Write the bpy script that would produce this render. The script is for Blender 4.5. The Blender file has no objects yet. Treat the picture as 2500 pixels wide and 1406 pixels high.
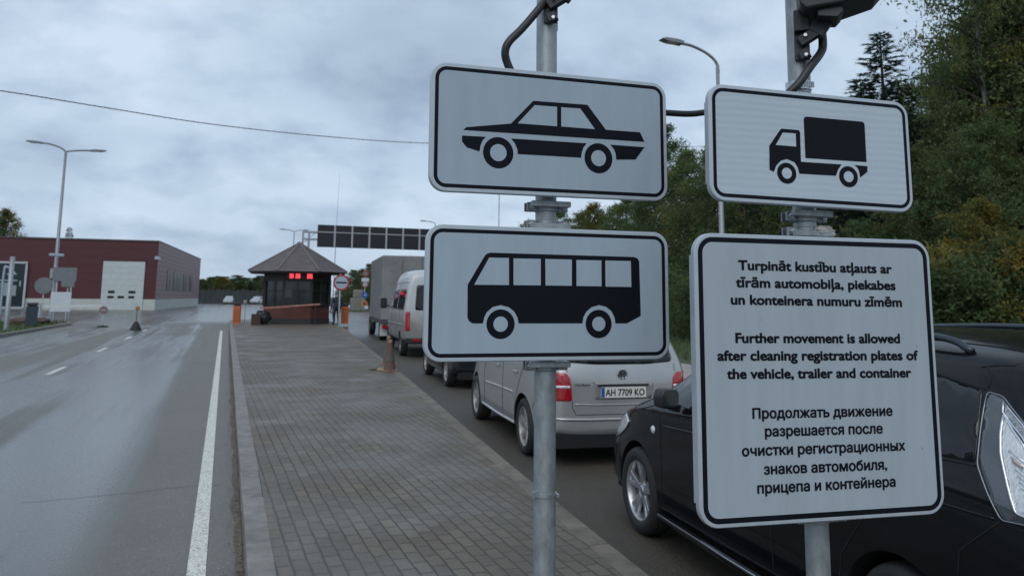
import bpy, bmesh, math, random
from mathutils import Vector, Matrix, noise
from mathutils.bvhtree import BVHTree
from mathutils.geometry import delaunay_2d_cdt
R = math.radians
PI = math.pi
C = bpy.context.scene.collection
S = bpy.context.scene

# ------------------------------------------------------------------ camera
F, CX, CY, EYE = 1900., 1250., 470., 1.76          # lens in pixels of the 2500 px photograph, principal point, eye height
_p, _y, _r = math.atan(258 / 1900), R(20.2), R(0.6)
FWD = Vector((math.sin(_y) * math.cos(_p), math.cos(_y) * math.cos(_p), math.sin(_p)))
_r0 = Vector((math.cos(_y), -math.sin(_y), 0)); _u0 = _r0.cross(FWD)
RT = _r0 * math.cos(_r) + _u0 * math.sin(_r)
UP = _u0 * math.cos(_r) - _r0 * math.sin(_r)
EY = Vector((0, 0, EYE))
cam = bpy.data.objects.new('camera', bpy.data.cameras.new('camera')); C.objects.link(cam)
cam.matrix_world = Matrix(((RT.x, UP.x, -FWD.x, 0), (RT.y, UP.y, -FWD.y, 0), (RT.z, UP.z, -FWD.z, EYE), (0, 0, 0, 1)))
cam.data.sensor_width = 36; cam.data.lens = 36 * F / 2500
cam.data.shift_y = -(703 - CY) / 2500
cam.data.clip_start = .05; cam.data.clip_end = 4000
cam.data.dof.use_dof = True; cam.data.dof.focus_distance = 2.1; cam.data.dof.aperture_fstop = 8.0
S.camera = cam

def ray(u, v): return FWD + RT * ((u - CX) / F) - UP * ((v - CY) / F)
def ground(u, v, z=0.):                            # where the line of sight meets the height z
    d = ray(u, v); return EY + d * ((z - EYE) / d.z)
def at(u, v, y):                                   # where it meets the plane Y = y
    d = ray(u, v); return EY + d * (y / d.y)

# ------------------------------------------------------------------ world, sun, exposure
S.view_settings.view_transform = 'Standard'; S.view_settings.look = 'None'
S.view_settings.exposure = .1; S.view_settings.gamma = 1
W = bpy.data.worlds.new("World"); S.world = W; W.use_nodes = True
def world():
    nt = W.node_tree; N = nt.nodes; L = nt.links; N.clear()
    out = N.new('ShaderNodeOutputWorld'); bg = N.new('ShaderNodeBackground'); bg.inputs[1].default_value = .1
    sky = N.new('ShaderNodeTexSky'); sky.sky_type = 'NISHITA'; sky.sun_disc = False
    sky.sun_elevation = R(44); sky.sun_rotation = R(212)
    tc = N.new('ShaderNodeTexCoord'); sp = N.new('ShaderNodeSeparateXYZ'); L.new(tc.outputs['Generated'], sp.inputs[0])
    mz = N.new('ShaderNodeMath'); mz.operation = 'MAXIMUM'; L.new(sp.outputs[2], mz.inputs[0]); mz.inputs[1].default_value = 0.0
    ad = N.new('ShaderNodeMath'); ad.operation = 'ADD'; L.new(mz.outputs[0], ad.inputs[0]); ad.inputs[1].default_value = .5
    dx = N.new('ShaderNodeMath'); dx.operation = 'DIVIDE'; L.new(sp.outputs[0], dx.inputs[0]); L.new(ad.outputs[0], dx.inputs[1])
    dy = N.new('ShaderNodeMath'); dy.operation = 'DIVIDE'; L.new(sp.outputs[1], dy.inputs[0]); L.new(ad.outputs[0], dy.inputs[1])
    cb = N.new('ShaderNodeCombineXYZ'); L.new(dx.outputs[0], cb.inputs[0]); L.new(dy.outputs[0], cb.inputs[1])
    mp = N.new('ShaderNodeMapping'); mp.inputs['Rotation'].default_value = (0, 0, R(24)); mp.inputs['Scale'].default_value = (2.2, 2.7, 1); mp.inputs['Location'].default_value = (3.1, .35, 0)
    L.new(cb.outputs[0], mp.inputs[0])
    n1 = N.new('ShaderNodeTexNoise'); n1.inputs['Scale'].default_value = 1.0; n1.inputs['Detail'].default_value = 9; n1.inputs['Roughness'].default_value = .46; n1.inputs['Distortion'].default_value = .25
    L.new(mp.outputs[0], n1.inputs[0])
    n2 = N.new('ShaderNodeTexNoise'); n2.inputs['Scale'].default_value = 2.9; n2.inputs['Detail'].default_value = 8; n2.inputs['Roughness'].default_value = .5
    L.new(mp.outputs[0], n2.inputs[0])
    r1 = N.new('ShaderNodeValToRGB'); e = r1.color_ramp.elements
    e[0].position = .30; e[0].color = (3.7, 4.7, 6.0, 1); e[1].position = .66; e[1].color = (5.9, 7.1, 8.5, 1)
    m_ = r1.color_ramp.elements.new(.46); m_.color = (4.75, 5.95, 7.4, 1)
    L.new(n1.outputs[0], r1.inputs[0])
    r2 = N.new('ShaderNodeValToRGB'); e = r2.color_ramp.elements
    e[0].position = .34; e[0].color = (.80, .825, .865, 1); e[1].position = .55; e[1].color = (1.05, 1.045, 1.03, 1)
    L.new(n2.outputs[0], r2.inputs[0])
    mu = N.new('ShaderNodeMix'); mu.data_type = 'RGBA'; mu.blend_type = 'MULTIPLY'; mu.inputs[0].default_value = 1
    L.new(r1.outputs[0], mu.inputs[6]); L.new(r2.outputs[0], mu.inputs[7])
    mx = N.new('ShaderNodeMix'); mx.data_type = 'RGBA'; mx.inputs[0].default_value = .93
    L.new(sky.outputs[0], mx.inputs[6]); L.new(mu.outputs[2], mx.inputs[7])
    L.new(mx.outputs[2], bg.inputs[0]); L.new(bg.outputs[0], out.inputs[0])
world()
sun = bpy.data.objects.new('sun', bpy.data.lights.new('sun', 'SUN')); C.objects.link(sun)
sun.data.energy = 1.1; sun.data.angle = R(50); sun.data.color = (1, .96, .9)
sun.rotation_euler = (R(46), 0, R(-32))

# ------------------------------------------------------------------ materials
MATS = {}
def mat(name, col, rough=.6, metal=0., var=.0, vscale=6., bump=0., bscale=80., spec=.5, coat=0., crough=.05, emit=None, trans=0., col2=None, stretch=(1, 1, 1), obj_random=0.):
    if name in MATS: return MATS[name]
    m = bpy.data.materials.new(name); m.use_nodes = True; nt = m.node_tree; N = nt.nodes; L = nt.links
    b = N['Principled BSDF']
    b.inputs['Base Color'].default_value = (*col, 1); b.inputs['Roughness'].default_value = rough; b.inputs['Metallic'].default_value = metal
    b.inputs['Specular IOR Level'].default_value = spec
    b.inputs['Coat Weight'].default_value = coat; b.inputs['Coat Roughness'].default_value = crough
    b.inputs['Transmission Weight'].default_value = trans
    if emit: b.inputs['Emission Color'].default_value = (*emit[:3], 1); b.inputs['Emission Strength'].default_value = emit[3]
    if var or bump or col2:
        tc = N.new('ShaderNodeTexCoord'); mp = N.new('ShaderNodeMapping'); mp.inputs['Scale'].default_value = stretch
        L.new(tc.outputs['Object'], mp.inputs[0])
    if var or col2:
        n = N.new('ShaderNodeTexNoise'); n.inputs['Scale'].default_value = vscale; n.inputs['Detail'].default_value = 6; n.inputs['Roughness'].default_value = .65
        L.new(mp.outputs[0], n.inputs[0])
        rp = N.new('ShaderNodeValToRGB'); e = rp.color_ramp.elements; e[0].position = .3; e[1].position = .7
        a = col2 if col2 else tuple(max(0, c * (1 - var)) for c in col); b2 = col if col2 else tuple(c * (1 + var) for c in col)
        e[0].color = (*a, 1); e[1].color = (*b2, 1)
        L.new(n.outputs[0], rp.inputs[0]); src = rp.outputs[0]
        if obj_random:
            oi = N.new('ShaderNodeObjectInfo'); hs = N.new('ShaderNodeHueSaturation')
            mr = N.new('ShaderNodeMapRange'); mr.inputs[3].default_value = 1 - obj_random; mr.inputs[4].default_value = 1 + obj_random
            L.new(oi.outputs['Random'], mr.inputs[0]); L.new(mr.outputs[0], hs.inputs['Value']); L.new(src, hs.inputs['Color']); src = hs.outputs[0]
        L.new(src, b.inputs['Base Color'])
        mr2 = N.new('ShaderNodeMapRange'); mr2.inputs[3].default_value = max(.02, rough * .8); mr2.inputs[4].default_value = min(1, rough * 1.2)
        L.new(n.outputs[0], mr2.inputs[0]); L.new(mr2.outputs[0], b.inputs['Roughness'])
    if bump:
        n3 = N.new('ShaderNodeTexNoise'); n3.inputs['Scale'].default_value = bscale; n3.inputs['Detail'].default_value = 4
        L.new(mp.outputs[0], n3.inputs[0])
        bp = N.new('ShaderNodeBump'); bp.inputs['Strength'].default_value = bump; bp.inputs['Distance'].default_value = .01
        L.new(n3.outputs[0], bp.inputs['Height']); L.new(bp.outputs[0], b.inputs['Normal'])
    MATS[name] = m; return m

GALV = mat('galvanised', (.30, .325, .34), .48, .55, .28, 34, .08, 60, stretch=(1, 1, .5))
ZINC = mat('zinc_bolt', (.5, .52, .54), .35, .9, .15, 40)
ALU = mat('aluminium_edge', (.44, .49, .54), .42, .25, .06, 20)
FILM = mat('white_film', (.325, .395, .46), .42, 0, .06, 3.2, .04, 500, spec=.3, stretch=(5, 5, .8))
FILM3 = mat('text_sign_film', (.345, .40, .44), .45, 0, .06, 3.2, .04, 500, spec=.25, stretch=(6, 6, .8))  # slightly more neutral white for the text sign
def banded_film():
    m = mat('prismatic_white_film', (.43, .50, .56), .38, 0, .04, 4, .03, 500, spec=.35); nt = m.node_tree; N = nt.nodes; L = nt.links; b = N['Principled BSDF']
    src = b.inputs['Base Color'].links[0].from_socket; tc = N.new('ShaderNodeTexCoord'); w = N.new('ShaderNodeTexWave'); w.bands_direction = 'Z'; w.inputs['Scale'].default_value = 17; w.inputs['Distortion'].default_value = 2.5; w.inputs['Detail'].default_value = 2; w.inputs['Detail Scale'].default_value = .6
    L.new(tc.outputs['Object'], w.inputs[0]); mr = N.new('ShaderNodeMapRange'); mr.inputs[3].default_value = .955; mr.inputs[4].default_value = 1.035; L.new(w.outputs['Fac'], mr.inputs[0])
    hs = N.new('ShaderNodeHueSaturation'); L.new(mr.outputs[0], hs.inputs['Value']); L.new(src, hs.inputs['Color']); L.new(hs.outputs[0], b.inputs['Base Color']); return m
FILM2 = banded_film()  # lorry sign: brighter light on its tilted face is put into the base colour
BLKFILM = mat('black_film', (.006, .007, .011), .45, spec=.12)
BLKPL = mat('black_plastic', (.014, .015, .018), .42, 0, .3, 20)
BLKPC = mat('black_powder_coat', (.018, .020, .024), .5, 0, .3, 30, .1, 200)
RUBBER = mat('rubber', (.016, .016, .017), .72, 0, .35, 30, .15, 120)
CHROME = mat('chrome', (.75, .76, .78), .12, 1)
ALLOY = mat('alloy', (.52, .53, .55), .3, .85, .12, 14)
DIRTYALLOY = mat('dusty_alloy', (.36, .345, .33), .5, .55, .25, 18)
GLASS = mat('tinted_glass', (.006, .008, .010), .05, 0, spec=.5)
CLEARG = mat('pale_glass', (.05, .065, .07), .05, 0, spec=.8)
SEAM = mat('panel_gap', (.004, .004, .005), .8)
PBLACK = mat('black_car_paint', (.0035, .004, .0055), .35, 0, coat=.62, crough=.07, spec=.03)
PSILVER = mat('silver_car_paint', (.35, .358, .362), .34, .38, coat=.8, crough=.06, var=.05, vscale=3)
PWHITE = mat('white_van_paint', (.36, .375, .375), .4, .1, vscale=1.2, col2=(.22, .215, .20), coat=.35, stretch=(1, .5, 1))
def dusty(name, clean, dust, z0, z1):                  # paint with road dust on its lower part
    m = mat(name, clean, .4, .1, vscale=1.2, col2=tuple(c * .85 for c in clean), coat=.35); nt = m.node_tree; N = nt.nodes; L = nt.links; b = N['Principled BSDF']
    src = b.inputs['Base Color'].links[0].from_socket; tc = N.new('ShaderNodeTexCoord'); sp = N.new('ShaderNodeSeparateXYZ'); L.new(tc.outputs['Object'], sp.inputs[0])
    n = N.new('ShaderNodeTexNoise'); n.inputs['Scale'].default_value = 2.5; n.inputs['Detail'].default_value = 6; L.new(tc.outputs['Object'], n.inputs[0])
    ad = N.new('ShaderNodeMath'); ad.operation = 'MULTIPLY_ADD'; L.new(n.outputs[0], ad.inputs[0]); ad.inputs[1].default_value = .7; L.new(sp.outputs[2], ad.inputs[2])
    mr = N.new('ShaderNodeMapRange'); mr.interpolation_type = 'SMOOTHSTEP'; mr.inputs[1].default_value = z0 + .35; mr.inputs[2].default_value = z1 + .35; mr.inputs[3].default_value = .85; mr.inputs[4].default_value = 0; L.new(ad.outputs[0], mr.inputs[0])
    mx = N.new('ShaderNodeMix'); mx.data_type = 'RGBA'; L.new(mr.outputs[0], mx.inputs[0]); L.new(src, mx.inputs[6]); mx.inputs[7].default_value = (*dust, 1); L.new(mx.outputs[2], b.inputs['Base Color']); return m
VANPAINT = dusty('dusty_van_paint', (.52, .54, .55), (.17, .16, .145), .7, 1.6)
BLACKDUST = dusty('black_paint_lower', (.0035, .004, .0055), (.03, .027, .022), .2, .42)
PGREY = mat('dark_car_paint', (.012, .014, .018), .28, .2, coat=1.)
REDLENS = mat('red_lens', (.33, .006, .014), .12, 0, coat=1., var=.2, vscale=30)
CLEARLENS = mat('clear_lens', (.66, .68, .70), .14, .15, var=.30, vscale=45, coat=1., stretch=(1, 3, 1))
SMOKELENS = mat('smoked_lens', (.075, .085, .098), .10, 0, coat=1., var=.08, vscale=12)
ORANGE = mat('orange_paint', (.42, .10, .025), .5, 0, .18, 5)
NAVY = mat('navy_cloth', (.014, .02, .038), .85, 0, .25, 14)

# ------------------------------------------------------------------ mesh builder
class MB:
    def __init__(s): s.v = []; s.f = []; s.m = []; s.mi = 0
    def add(s, vs, fs):
        o = len(s.v); s.v += [tuple(v) for v in vs]
        for f in fs: s.f.append(tuple(i + o for i in f)); s.m.append(s.mi)
        return s
    def box(s, c, d, rot=None):
        x, y, z = d[0] / 2, d[1] / 2, d[2] / 2
        vs = [Vector((a, b, e)) for a in (-x, x) for b in (-y, y) for e in (-z, z)]
        if rot is not None: vs = [rot @ v for v in vs]
        c = Vector(c)
        return s.add([v + c for v in vs], [(0, 1, 3, 2), (4, 6, 7, 5), (0, 4, 5, 1), (2, 3, 7, 6), (0, 2, 6, 4), (1, 5, 7, 3)])
    def bar(s, a, b, w, h):                          # rectangular bar between two points
        a, b = Vector(a), Vector(b); d = (b - a).normalized(); t = Vector((0, 0, 1)) if abs(d.z) < .95 else Vector((0, 1, 0))
        x = d.cross(t).normalized() * w / 2; y = x.cross(d).normalized() * h / 2
        vs = [p + i * x + j * y for p in (a, b) for i, j in ((-1, -1), (1, -1), (1, 1), (-1, 1))]
        return s.add(vs, [(3, 2, 1, 0), (4, 5, 6, 7), (0, 1, 5, 4), (1, 2, 6, 5), (2, 3, 7, 6), (3, 0, 4, 7)])
    def tube(s, pts, r, n=10, caps=True):
        pts = [Vector(p) for p in pts]; k = len(pts); rr = r if isinstance(r, (list, tuple)) else [r] * k
        vs = []; x = None
        for i, p in enumerate(pts):
            d = (pts[min(i + 1, k - 1)] - pts[max(i - 1, 0)]).normalized()
            if x is None:
                t = Vector((0, 0, 1)) if abs(d.z) < .9 else Vector((1, 0, 0)); x = d.cross(t).normalized()
            else: x = (x - d * x.dot(d)).normalized()
            y = d.cross(x)
            for j in range(n):
                a = 2 * PI * j / n; vs.append(p + (x * math.cos(a) + y * math.sin(a)) * rr[i])
        fs = [(i * n + j, i * n + (j + 1) % n, (i + 1) * n + (j + 1) % n, (i + 1) * n + j) for i in range(k - 1) for j in range(n)]
        if caps: fs += [tuple(range(n - 1, -1, -1)), tuple(range((k - 1) * n, k * n))]
        return s.add(vs, fs)
    def lathe(s, prof, n=32, axis='Z', c=(0, 0, 0)):
        vs = []; k = len(prof)
        for i in range(n):
            a = 2 * PI * i / n; ca, sa = math.cos(a), math.sin(a)
            for r, h in prof:
                q = (r * ca, r * sa, h) if axis == 'Z' else ((h, r * ca, r * sa) if axis == 'X' else (r * ca, h, r * sa))
                vs.append((q[0] + c[0], q[1] + c[1], q[2] + c[2]))
        return s.add(vs, [(i * k + j, ((i + 1) % n) * k + j, ((i + 1) % n) * k + j + 1, i * k + j + 1) for i in range(n) for j in range(k - 1)])
    def prism(s, poly, y0, y1):                      # outline in x,z pushed along y
        k = len(poly); vs = [(x, y0, z) for x, z in poly] + [(x, y1, z) for x, z in poly]
        return s.add(vs, [tuple(range(k)), tuple(range(2 * k - 1, k - 1, -1))] + [(i, k + i, k + (i + 1) % k, (i + 1) % k) for i in range(k)])
    def slab(s, poly, z0, z1):                       # outline in x,y pushed along z
        k = len(poly); vs = [(x, y, z0) for x, y in poly] + [(x, y, z1) for x, y in poly]
        return s.add(vs, [tuple(range(k - 1, -1, -1)), tuple(range(k, 2 * k))] + [(i, (i + 1) % k, k + (i + 1) % k, k + i) for i in range(k)])
    def build(s, name, m, parent=None, smooth=False, bevel=0., fix=True):
        me = bpy.data.meshes.new(name); me.from_pydata(s.v, [], s.f)
        ms = m if isinstance(m, (list, tuple)) else [m]
        for x in ms: me.materials.append(x)
        if len(ms) > 1: me.polygons.foreach_set('material_index', s.m)
        if fix:
            bm = bmesh.new(); bm.from_mesh(me); bmesh.ops.recalc_face_normals(bm, faces=bm.faces); bm.to_mesh(me); bm.free()
        if smooth is True: me.shade_smooth()
        elif smooth: me.shade_smooth(); me.set_sharp_from_angle(angle=R(smooth))
        o = bpy.data.objects.new(name, me); C.objects.link(o)
        if parent: o.parent = parent
        if bevel:
            b = o.modifiers.new('b', 'BEVEL'); b.width = bevel; b.segments = 2; b.limit_method = 'ANGLE'; b.angle_limit = R(40); b.harden_normals = True
        return o
def tag(o, label, cat, group=None, kind=None):
    o['label'] = label; o['category'] = cat
    if group: o['group'] = group
    if kind: o['kind'] = kind
    return o
def thing(name, label, cat, loc=(0, 0, 0), rz=0., group=None):
    o = bpy.data.objects.new(name, None); o.empty_display_size = .2; C.objects.link(o)
    o.location = loc; o.rotation_euler = (0, 0, rz); return tag(o, label, cat, group)
def structure(o, label=None):
    o['kind'] = 'structure'
    if label: o['label'] = label
    return o
def dup(o, parent=None):
    c = o.copy(); C.objects.link(c); c.parent = parent
    for ch in list(o.children): dup(ch, c)
    return c
def rounded(w, h, r, n=6, cx=0, cz=0):
    out = []
    for sx, sz, a0 in ((1, 1, 0), (-1, 1, 90), (-1, -1, 180), (1, -1, 270)):
        for i in range(n + 1):
            a = R(a0 + 90 * i / n); out.append((cx + sx * (w / 2 - r) + r * math.cos(a), cz + sz * (h / 2 - r) + r * math.sin(a)))
    return out
def round_poly(poly, r, n=4):
    out = []; k = len(poly)
    for i in range(k):
        p = Vector(poly[i]); a = Vector(poly[i - 1]) - p; b = Vector(poly[(i + 1) % k]) - p
        t = min(r, a.length * .45, b.length * .45); a = p + a.normalized() * t; b = p + b.normalized() * t
        for j in range(n + 1):
            u = j / n; out.append(tuple(a * (1 - u) ** 2 + p * 2 * u * (1 - u) + b * u * u))
    return out
def ellipse(cx, cz, rx, rz, n=40): return [(cx + rx * math.cos(2 * PI * i / n), cz + rz * math.sin(2 * PI * i / n)) for i in range(n)]
def smooth_path(pts, n=6):
    P = [Vector(p) for p in pts]; P = [P[0] * 2 - P[1]] + P + [P[-1] * 2 - P[-2]]; out = []
    for i in range(1, len(P) - 2):
        for j in range(n):
            t = j / n; a, b, c, d = P[i - 1:i + 3]
            out.append(.5 * ((2 * b) + (c - a) * t + (2 * a - 5 * b + 4 * c - d) * t * t + (3 * b - a - 3 * c + d) * t ** 3))
    return out + [P[-2]]
def text_shape(body, size):                         # flat lettering as vertices and faces; overlapping outlines merged
    cu = bpy.data.curves.new('lettering', 'FONT'); cu.body = body; cu.size = size
    o = bpy.data.objects.new('lettering', cu); C.objects.link(o)
    dg = bpy.context.evaluated_depsgraph_get(); c2 = o.evaluated_get(dg).to_curve(dg, apply_modifiers=False)
    loops = []
    for sp in c2.splines:
        bp = sp.bezier_points; P = []; n = len(bp)
        for q in range(n):
            a, b_ = bp[q], bp[(q + 1) % n]; k = 1 if (a.co - a.handle_right).length < 1e-5 and (b_.co - b_.handle_left).length < 1e-5 else 5
            for t in range(k):
                u = t / k; w = 1 - u; P.append(a.co * w ** 3 + a.handle_right * 3 * w * w * u + b_.handle_left * 3 * w * u * u + b_.co * u ** 3)
        if n == 0: P = [p.co.to_3d() for p in sp.points]
        P = [p for q, p in enumerate(P) if (p - P[q - 1]).length > 1e-5]
        if len(P) > 2: loops.append(P)
    bpy.data.objects.remove(o); bpy.data.curves.remove(cu)
    box = [(min(p.x for p in P), max(p.x for p in P), min(p.y for p in P), max(p.y for p in P)) for P in loops]
    pts, eds = [], []
    for P in loops:
        k = len(pts); pts += [Vector((p.x, p.y)) for p in P]; eds += [(k + q, k + (q + 1) % len(P)) for q in range(len(P))]
    V, _, T, *_ = delaunay_2d_cdt(pts, eds, [], 0, 1e-6, False)
    fs = []
    for t in T:                                      # keep the triangles the outlines wind round
        c = (V[t[0]] + V[t[1]] + V[t[2]]) / 3; wn = 0
        for P, B in zip(loops, box):
            if not (B[0] < c.x < B[1] and B[2] < c.y < B[3]): continue
            for a, b_ in zip(P, P[1:] + P[:1]):
                if (a.y > c.y) != (b_.y > c.y) and c.x < (b_.x - a.x) * (c.y - a.y) / (b_.y - a.y) + a.x: wn += 1 if b_.y > a.y else -1
        if wn: fs.append(tuple(t))
    return [(v.x, v.y) for v in V], fs
def put_text(mb, body, x0, x1, z0, z1, y, cap, bold=0.):
    size = cap / .727; vs, fs = text_shape(body, 1.); vs = [(v[0] * size, v[1] * size) for v in vs]
    a = min(v[0] for v in vs); b = max(v[0] for v in vs); k = (x1 - x0) / (b - a)
    for i, (dx, dz) in enumerate(((0, 0), (-1, 0), (1, 0), (0, 1), (0, -1), (-.7, .7), (.7, .7), (-.7, -.7), (.7, -.7)) if bold else ((0, 0),)):
        mb.add([(x0 + (v[0] - a) * k + dx * bold, y - i * .00004, z0 + (z1 - z0) * (v[0] - a) / (b - a) + v[1] + dz * bold * .8) for v in vs], fs)
def baked(o):                                       # replace an object's mesh by its modified one
    dg = bpy.context.evaluated_depsgraph_get(); me = bpy.data.meshes.new_from_object(o.evaluated_get(dg)); o.modifiers.clear()
    old = o.data; o.data = me; bpy.data.meshes.remove(old); return o

# ------------------------------------------------------------------ ground, road, platform
def pave_mat(name, kind):
    m = bpy.data.materials.new(name); m.use_nodes = True; nt = m.node_tree; N = nt.nodes; L = nt.links; b = N['Principled BSDF']
    g = N.new('ShaderNodeNewGeometry'); sp = N.new('ShaderNodeSeparateXYZ'); L.new(g.outputs['Position'], sp.inputs[0])
    def noise_(scale, vec, det=6, rough=.6):
        n = N.new('ShaderNodeTexNoise'); n.inputs['Scale'].default_value = scale; n.inputs['Detail'].default_value = det; n.inputs['Roughness'].default_value = rough
        L.new(vec, n.inputs[0]); return n.outputs[0]
    def mapr(x, a, b_, c, d, smooth=True):
        r = N.new('ShaderNodeMapRange'); r.interpolation_type = 'SMOOTHSTEP' if smooth else 'LINEAR'
        for i, q in enumerate((a, b_, c, d)): r.inputs[i + 1].default_value = q
        L.new(x, r.inputs[0]); return r.outputs[0]
    def mix(f, a, b_, bt='MIX'):
        x = N.new('ShaderNodeMix'); x.data_type = 'RGBA'; x.blend_type = bt
        if isinstance(f, float): x.inputs[0].default_value = f
        else: L.new(f, x.inputs[0])
        for i, q in ((6, a), (7, b_)):
            if isinstance(q, tuple): x.inputs[i].default_value = (*q, 1)
            else: L.new(q, x.inputs[i])
        return x.outputs[2]
    def mul(a, b_):
        x = N.new('ShaderNodeMath'); x.operation = 'MULTIPLY'
        for i, q in ((0, a), (1, b_)):
            if isinstance(q, float): x.inputs[i].default_value = q
            else: L.new(q, x.inputs[i])
        return x.outputs[0]
    pos = g.outputs['Position']
    if kind == 'wet':
        mp = N.new('ShaderNodeMapping'); mp.inputs['Scale'].default_value = (.55, .028, 1); mp.inputs['Rotation'].default_value = (0, 0, R(-1.0)); L.new(pos, mp.inputs[0])
        st = noise_(1.0, mp.outputs[0], 3, .42)
        mp2 = N.new('ShaderNodeMapping'); mp2.inputs['Scale'].default_value = (.5, .12, 1); mp2.inputs['Location'].default_value = (4, 7, 0); L.new(pos, mp2.inputs[0])
        pt = noise_(1.0, mp2.outputs[0], 5, .5)
        mp3 = N.new('ShaderNodeMapping'); mp3.inputs['Scale'].default_value = (2.6, .035, 1); mp3.inputs['Location'].default_value = (1, 3, 0); L.new(pos, mp3.inputs[0]); tr_ = noise_(1.0, mp3.outputs[0], 4, .5)
        m0 = N.new('ShaderNodeMath'); m0.operation = 'ADD'; L.new(mul(st, .5), m0.inputs[0]); L.new(mul(tr_, .26), m0.inputs[1])
        ma = N.new('ShaderNodeMath'); ma.operation = 'ADD'; L.new(m0.outputs[0], ma.inputs[0]); L.new(mul(pt, .24), ma.inputs[1])
        wet = mapr(ma.outputs[0], .42, .57, .06, 1)
        wet = mul(wet, mapr(sp.outputs[0], -.1, -1.3, 0, 1))
        far = mapr(sp.outputs[1], 46, 60, 0, 1); mm = N.new('ShaderNodeMath'); mm.operation = 'MAXIMUM'; L.new(wet, mm.inputs[0]); L.new(mul(far, .75), mm.inputs[1]); wet = mm.outputs[0]
    elif kind == 'damp':
        pt = noise_(.9, pos, 7, .65); wet = mapr(pt, .55, .75, 0, .35)
        far = mapr(sp.outputs[1], 24, 42, 0, .8); mm = N.new('ShaderNodeMath'); mm.operation = 'MAXIMUM'; L.new(wet, mm.inputs[0]); L.new(far, mm.inputs[1]); wet = mm.outputs[0]
    if kind in ('wet', 'damp'):
        fine = noise_(210, pos, 3, .7); med = noise_(7, pos, 5); big = noise_(.7, pos, 6)
        vor = N.new('ShaderNodeTexVoronoi'); vor.inputs['Scale'].default_value = 95; L.new(pos, vor.inputs[0])
        stone = noise_(30, pos, 3, .8); K = (2.2, 2.08, 1.92) if kind == 'wet' else (.92, .78, .60)
        def kk(*q): return tuple(a * b_ for a, b_ in zip(q, K))
        c = mix(mapr(fine, .35, .65, 0, 1), kk(.040, .041, .042), kk(.088, .087, .084))
        c = mix(mapr(vor.outputs['Distance'], .1, .32, .6, 0), c, kk(.15, .148, .142))
        c = mix(mapr(big, .3, .7, 0, .35), c, kk(.045, .045, .046)); c = mix(mapr(med, .5, .75, 0, .2), c, kk(.11, .105, .098))
        c = mix(mapr(stone, .56, .66, 0, .55), c, kk(.15, .146, .138)); c = mix(mapr(stone, .44, .34, 0, .6), c, kk(.03, .03, .03))
        if kind == 'damp': c = mix(mapr(big, .45, .7, 0, .5), c, (.066, .058, .047))
        c = mix(mul(wet, .55), c, (.035, .037, .040))
        L.new(c, b.inputs['Base Color'])
        rg = N.new('ShaderNodeMath'); rg.operation = 'MULTIPLY_ADD'; L.new(mapr(stone, .35, .65, -.07, .10), rg.inputs[0]); rg.inputs[1].default_value = 1; L.new(mapr(wet, 0, 1, .62, .17), rg.inputs[2]); L.new(rg.outputs[0], b.inputs['Roughness'])
        bp = N.new('ShaderNodeBump'); bp.inputs['Distance'].default_value = .006; L.new(vor.outputs['Distance'], bp.inputs['Height'])
        L.new(mapr(wet, 0, 1, .6, .08), bp.inputs['Strength']); L.new(bp.outputs[0], b.inputs['Normal'])
        b.inputs['Specular IOR Level'].default_value = .5
    elif kind == 'brick':
        cb = N.new('ShaderNodeCombineXYZ'); L.new(sp.outputs[1], cb.inputs[0]); L.new(sp.outputs[0], cb.inputs[1])
        mp = N.new('ShaderNodeMapping'); mp.inputs['Rotation'].default_value = (0, 0, R(1.0)); L.new(cb.outputs[0], mp.inputs[0])
        wn = N.new('ShaderNodeTexNoise'); wn.inputs['Scale'].default_value = 5; wn.inputs['Detail'].default_value = 3; L.new(pos, wn.inputs[0])
        ws = N.new('ShaderNodeVectorMath'); ws.operation = 'SCALE'; ws.inputs['Scale'].default_value = .022; L.new(wn.outputs['Color'], ws.inputs[0])
        wa = N.new('ShaderNodeVectorMath'); wa.operation = 'ADD'; L.new(mp.outputs[0], wa.inputs[0]); L.new(ws.outputs[0], wa.inputs[1])
        br = N.new('ShaderNodeTexBrick'); L.new(wa.outputs[0], br.inputs[0]); br.inputs['Scale'].default_value = 1
        br.inputs['Brick Width'].default_value = .2; br.inputs['Row Height'].default_value = .1; br.inputs['Mortar Size'].default_value = .0075; br.inputs['Mortar Smooth'].default_value = .5; br.inputs['Bias'].default_value = 0
        br.inputs['Color1'].default_value = (.112, .089, .062, 1); br.inputs['Color2'].default_value = (.163, .131, .092, 1); br.inputs['Mortar'].default_value = (.030, .027, .022, 1)
        c = mix(mapr(noise_(1.1, pos, 7), .35, .7, 0, .55), br.outputs[0], (.098, .084, .070))
        c = mix(mapr(noise_(2.3, pos, 8, .75), .55, .68, 0, .6), c, (.068, .055, .041))
        c = mix(mapr(noise_(.45, pos, 5), .5, .7, 0, .35), c, (.145, .135, .125))
        c = mix(mapr(noise_(140, pos, 3), .4, .7, 0, .45), c, (.065, .06, .054))
        c = mix(mapr(noise_(14, pos, 4), .62, .75, 0, .5), c, (.052, .048, .043))
        L.new(c, b.inputs['Base Color']); L.new(mapr(noise_(.8, pos, 6), .35, .65, .42, .72), b.inputs['Roughness'])
        iv = N.new('ShaderNodeMath'); iv.operation = 'SUBTRACT'; iv.inputs[0].default_value = 1; L.new(br.outputs['Fac'], iv.inputs[1])
        ad = N.new('ShaderNodeMath'); ad.operation = 'ADD'; L.new(iv.outputs[0], ad.inputs[0]); L.new(mul(noise_(9, pos, 5), .8), ad.inputs[1])
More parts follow.
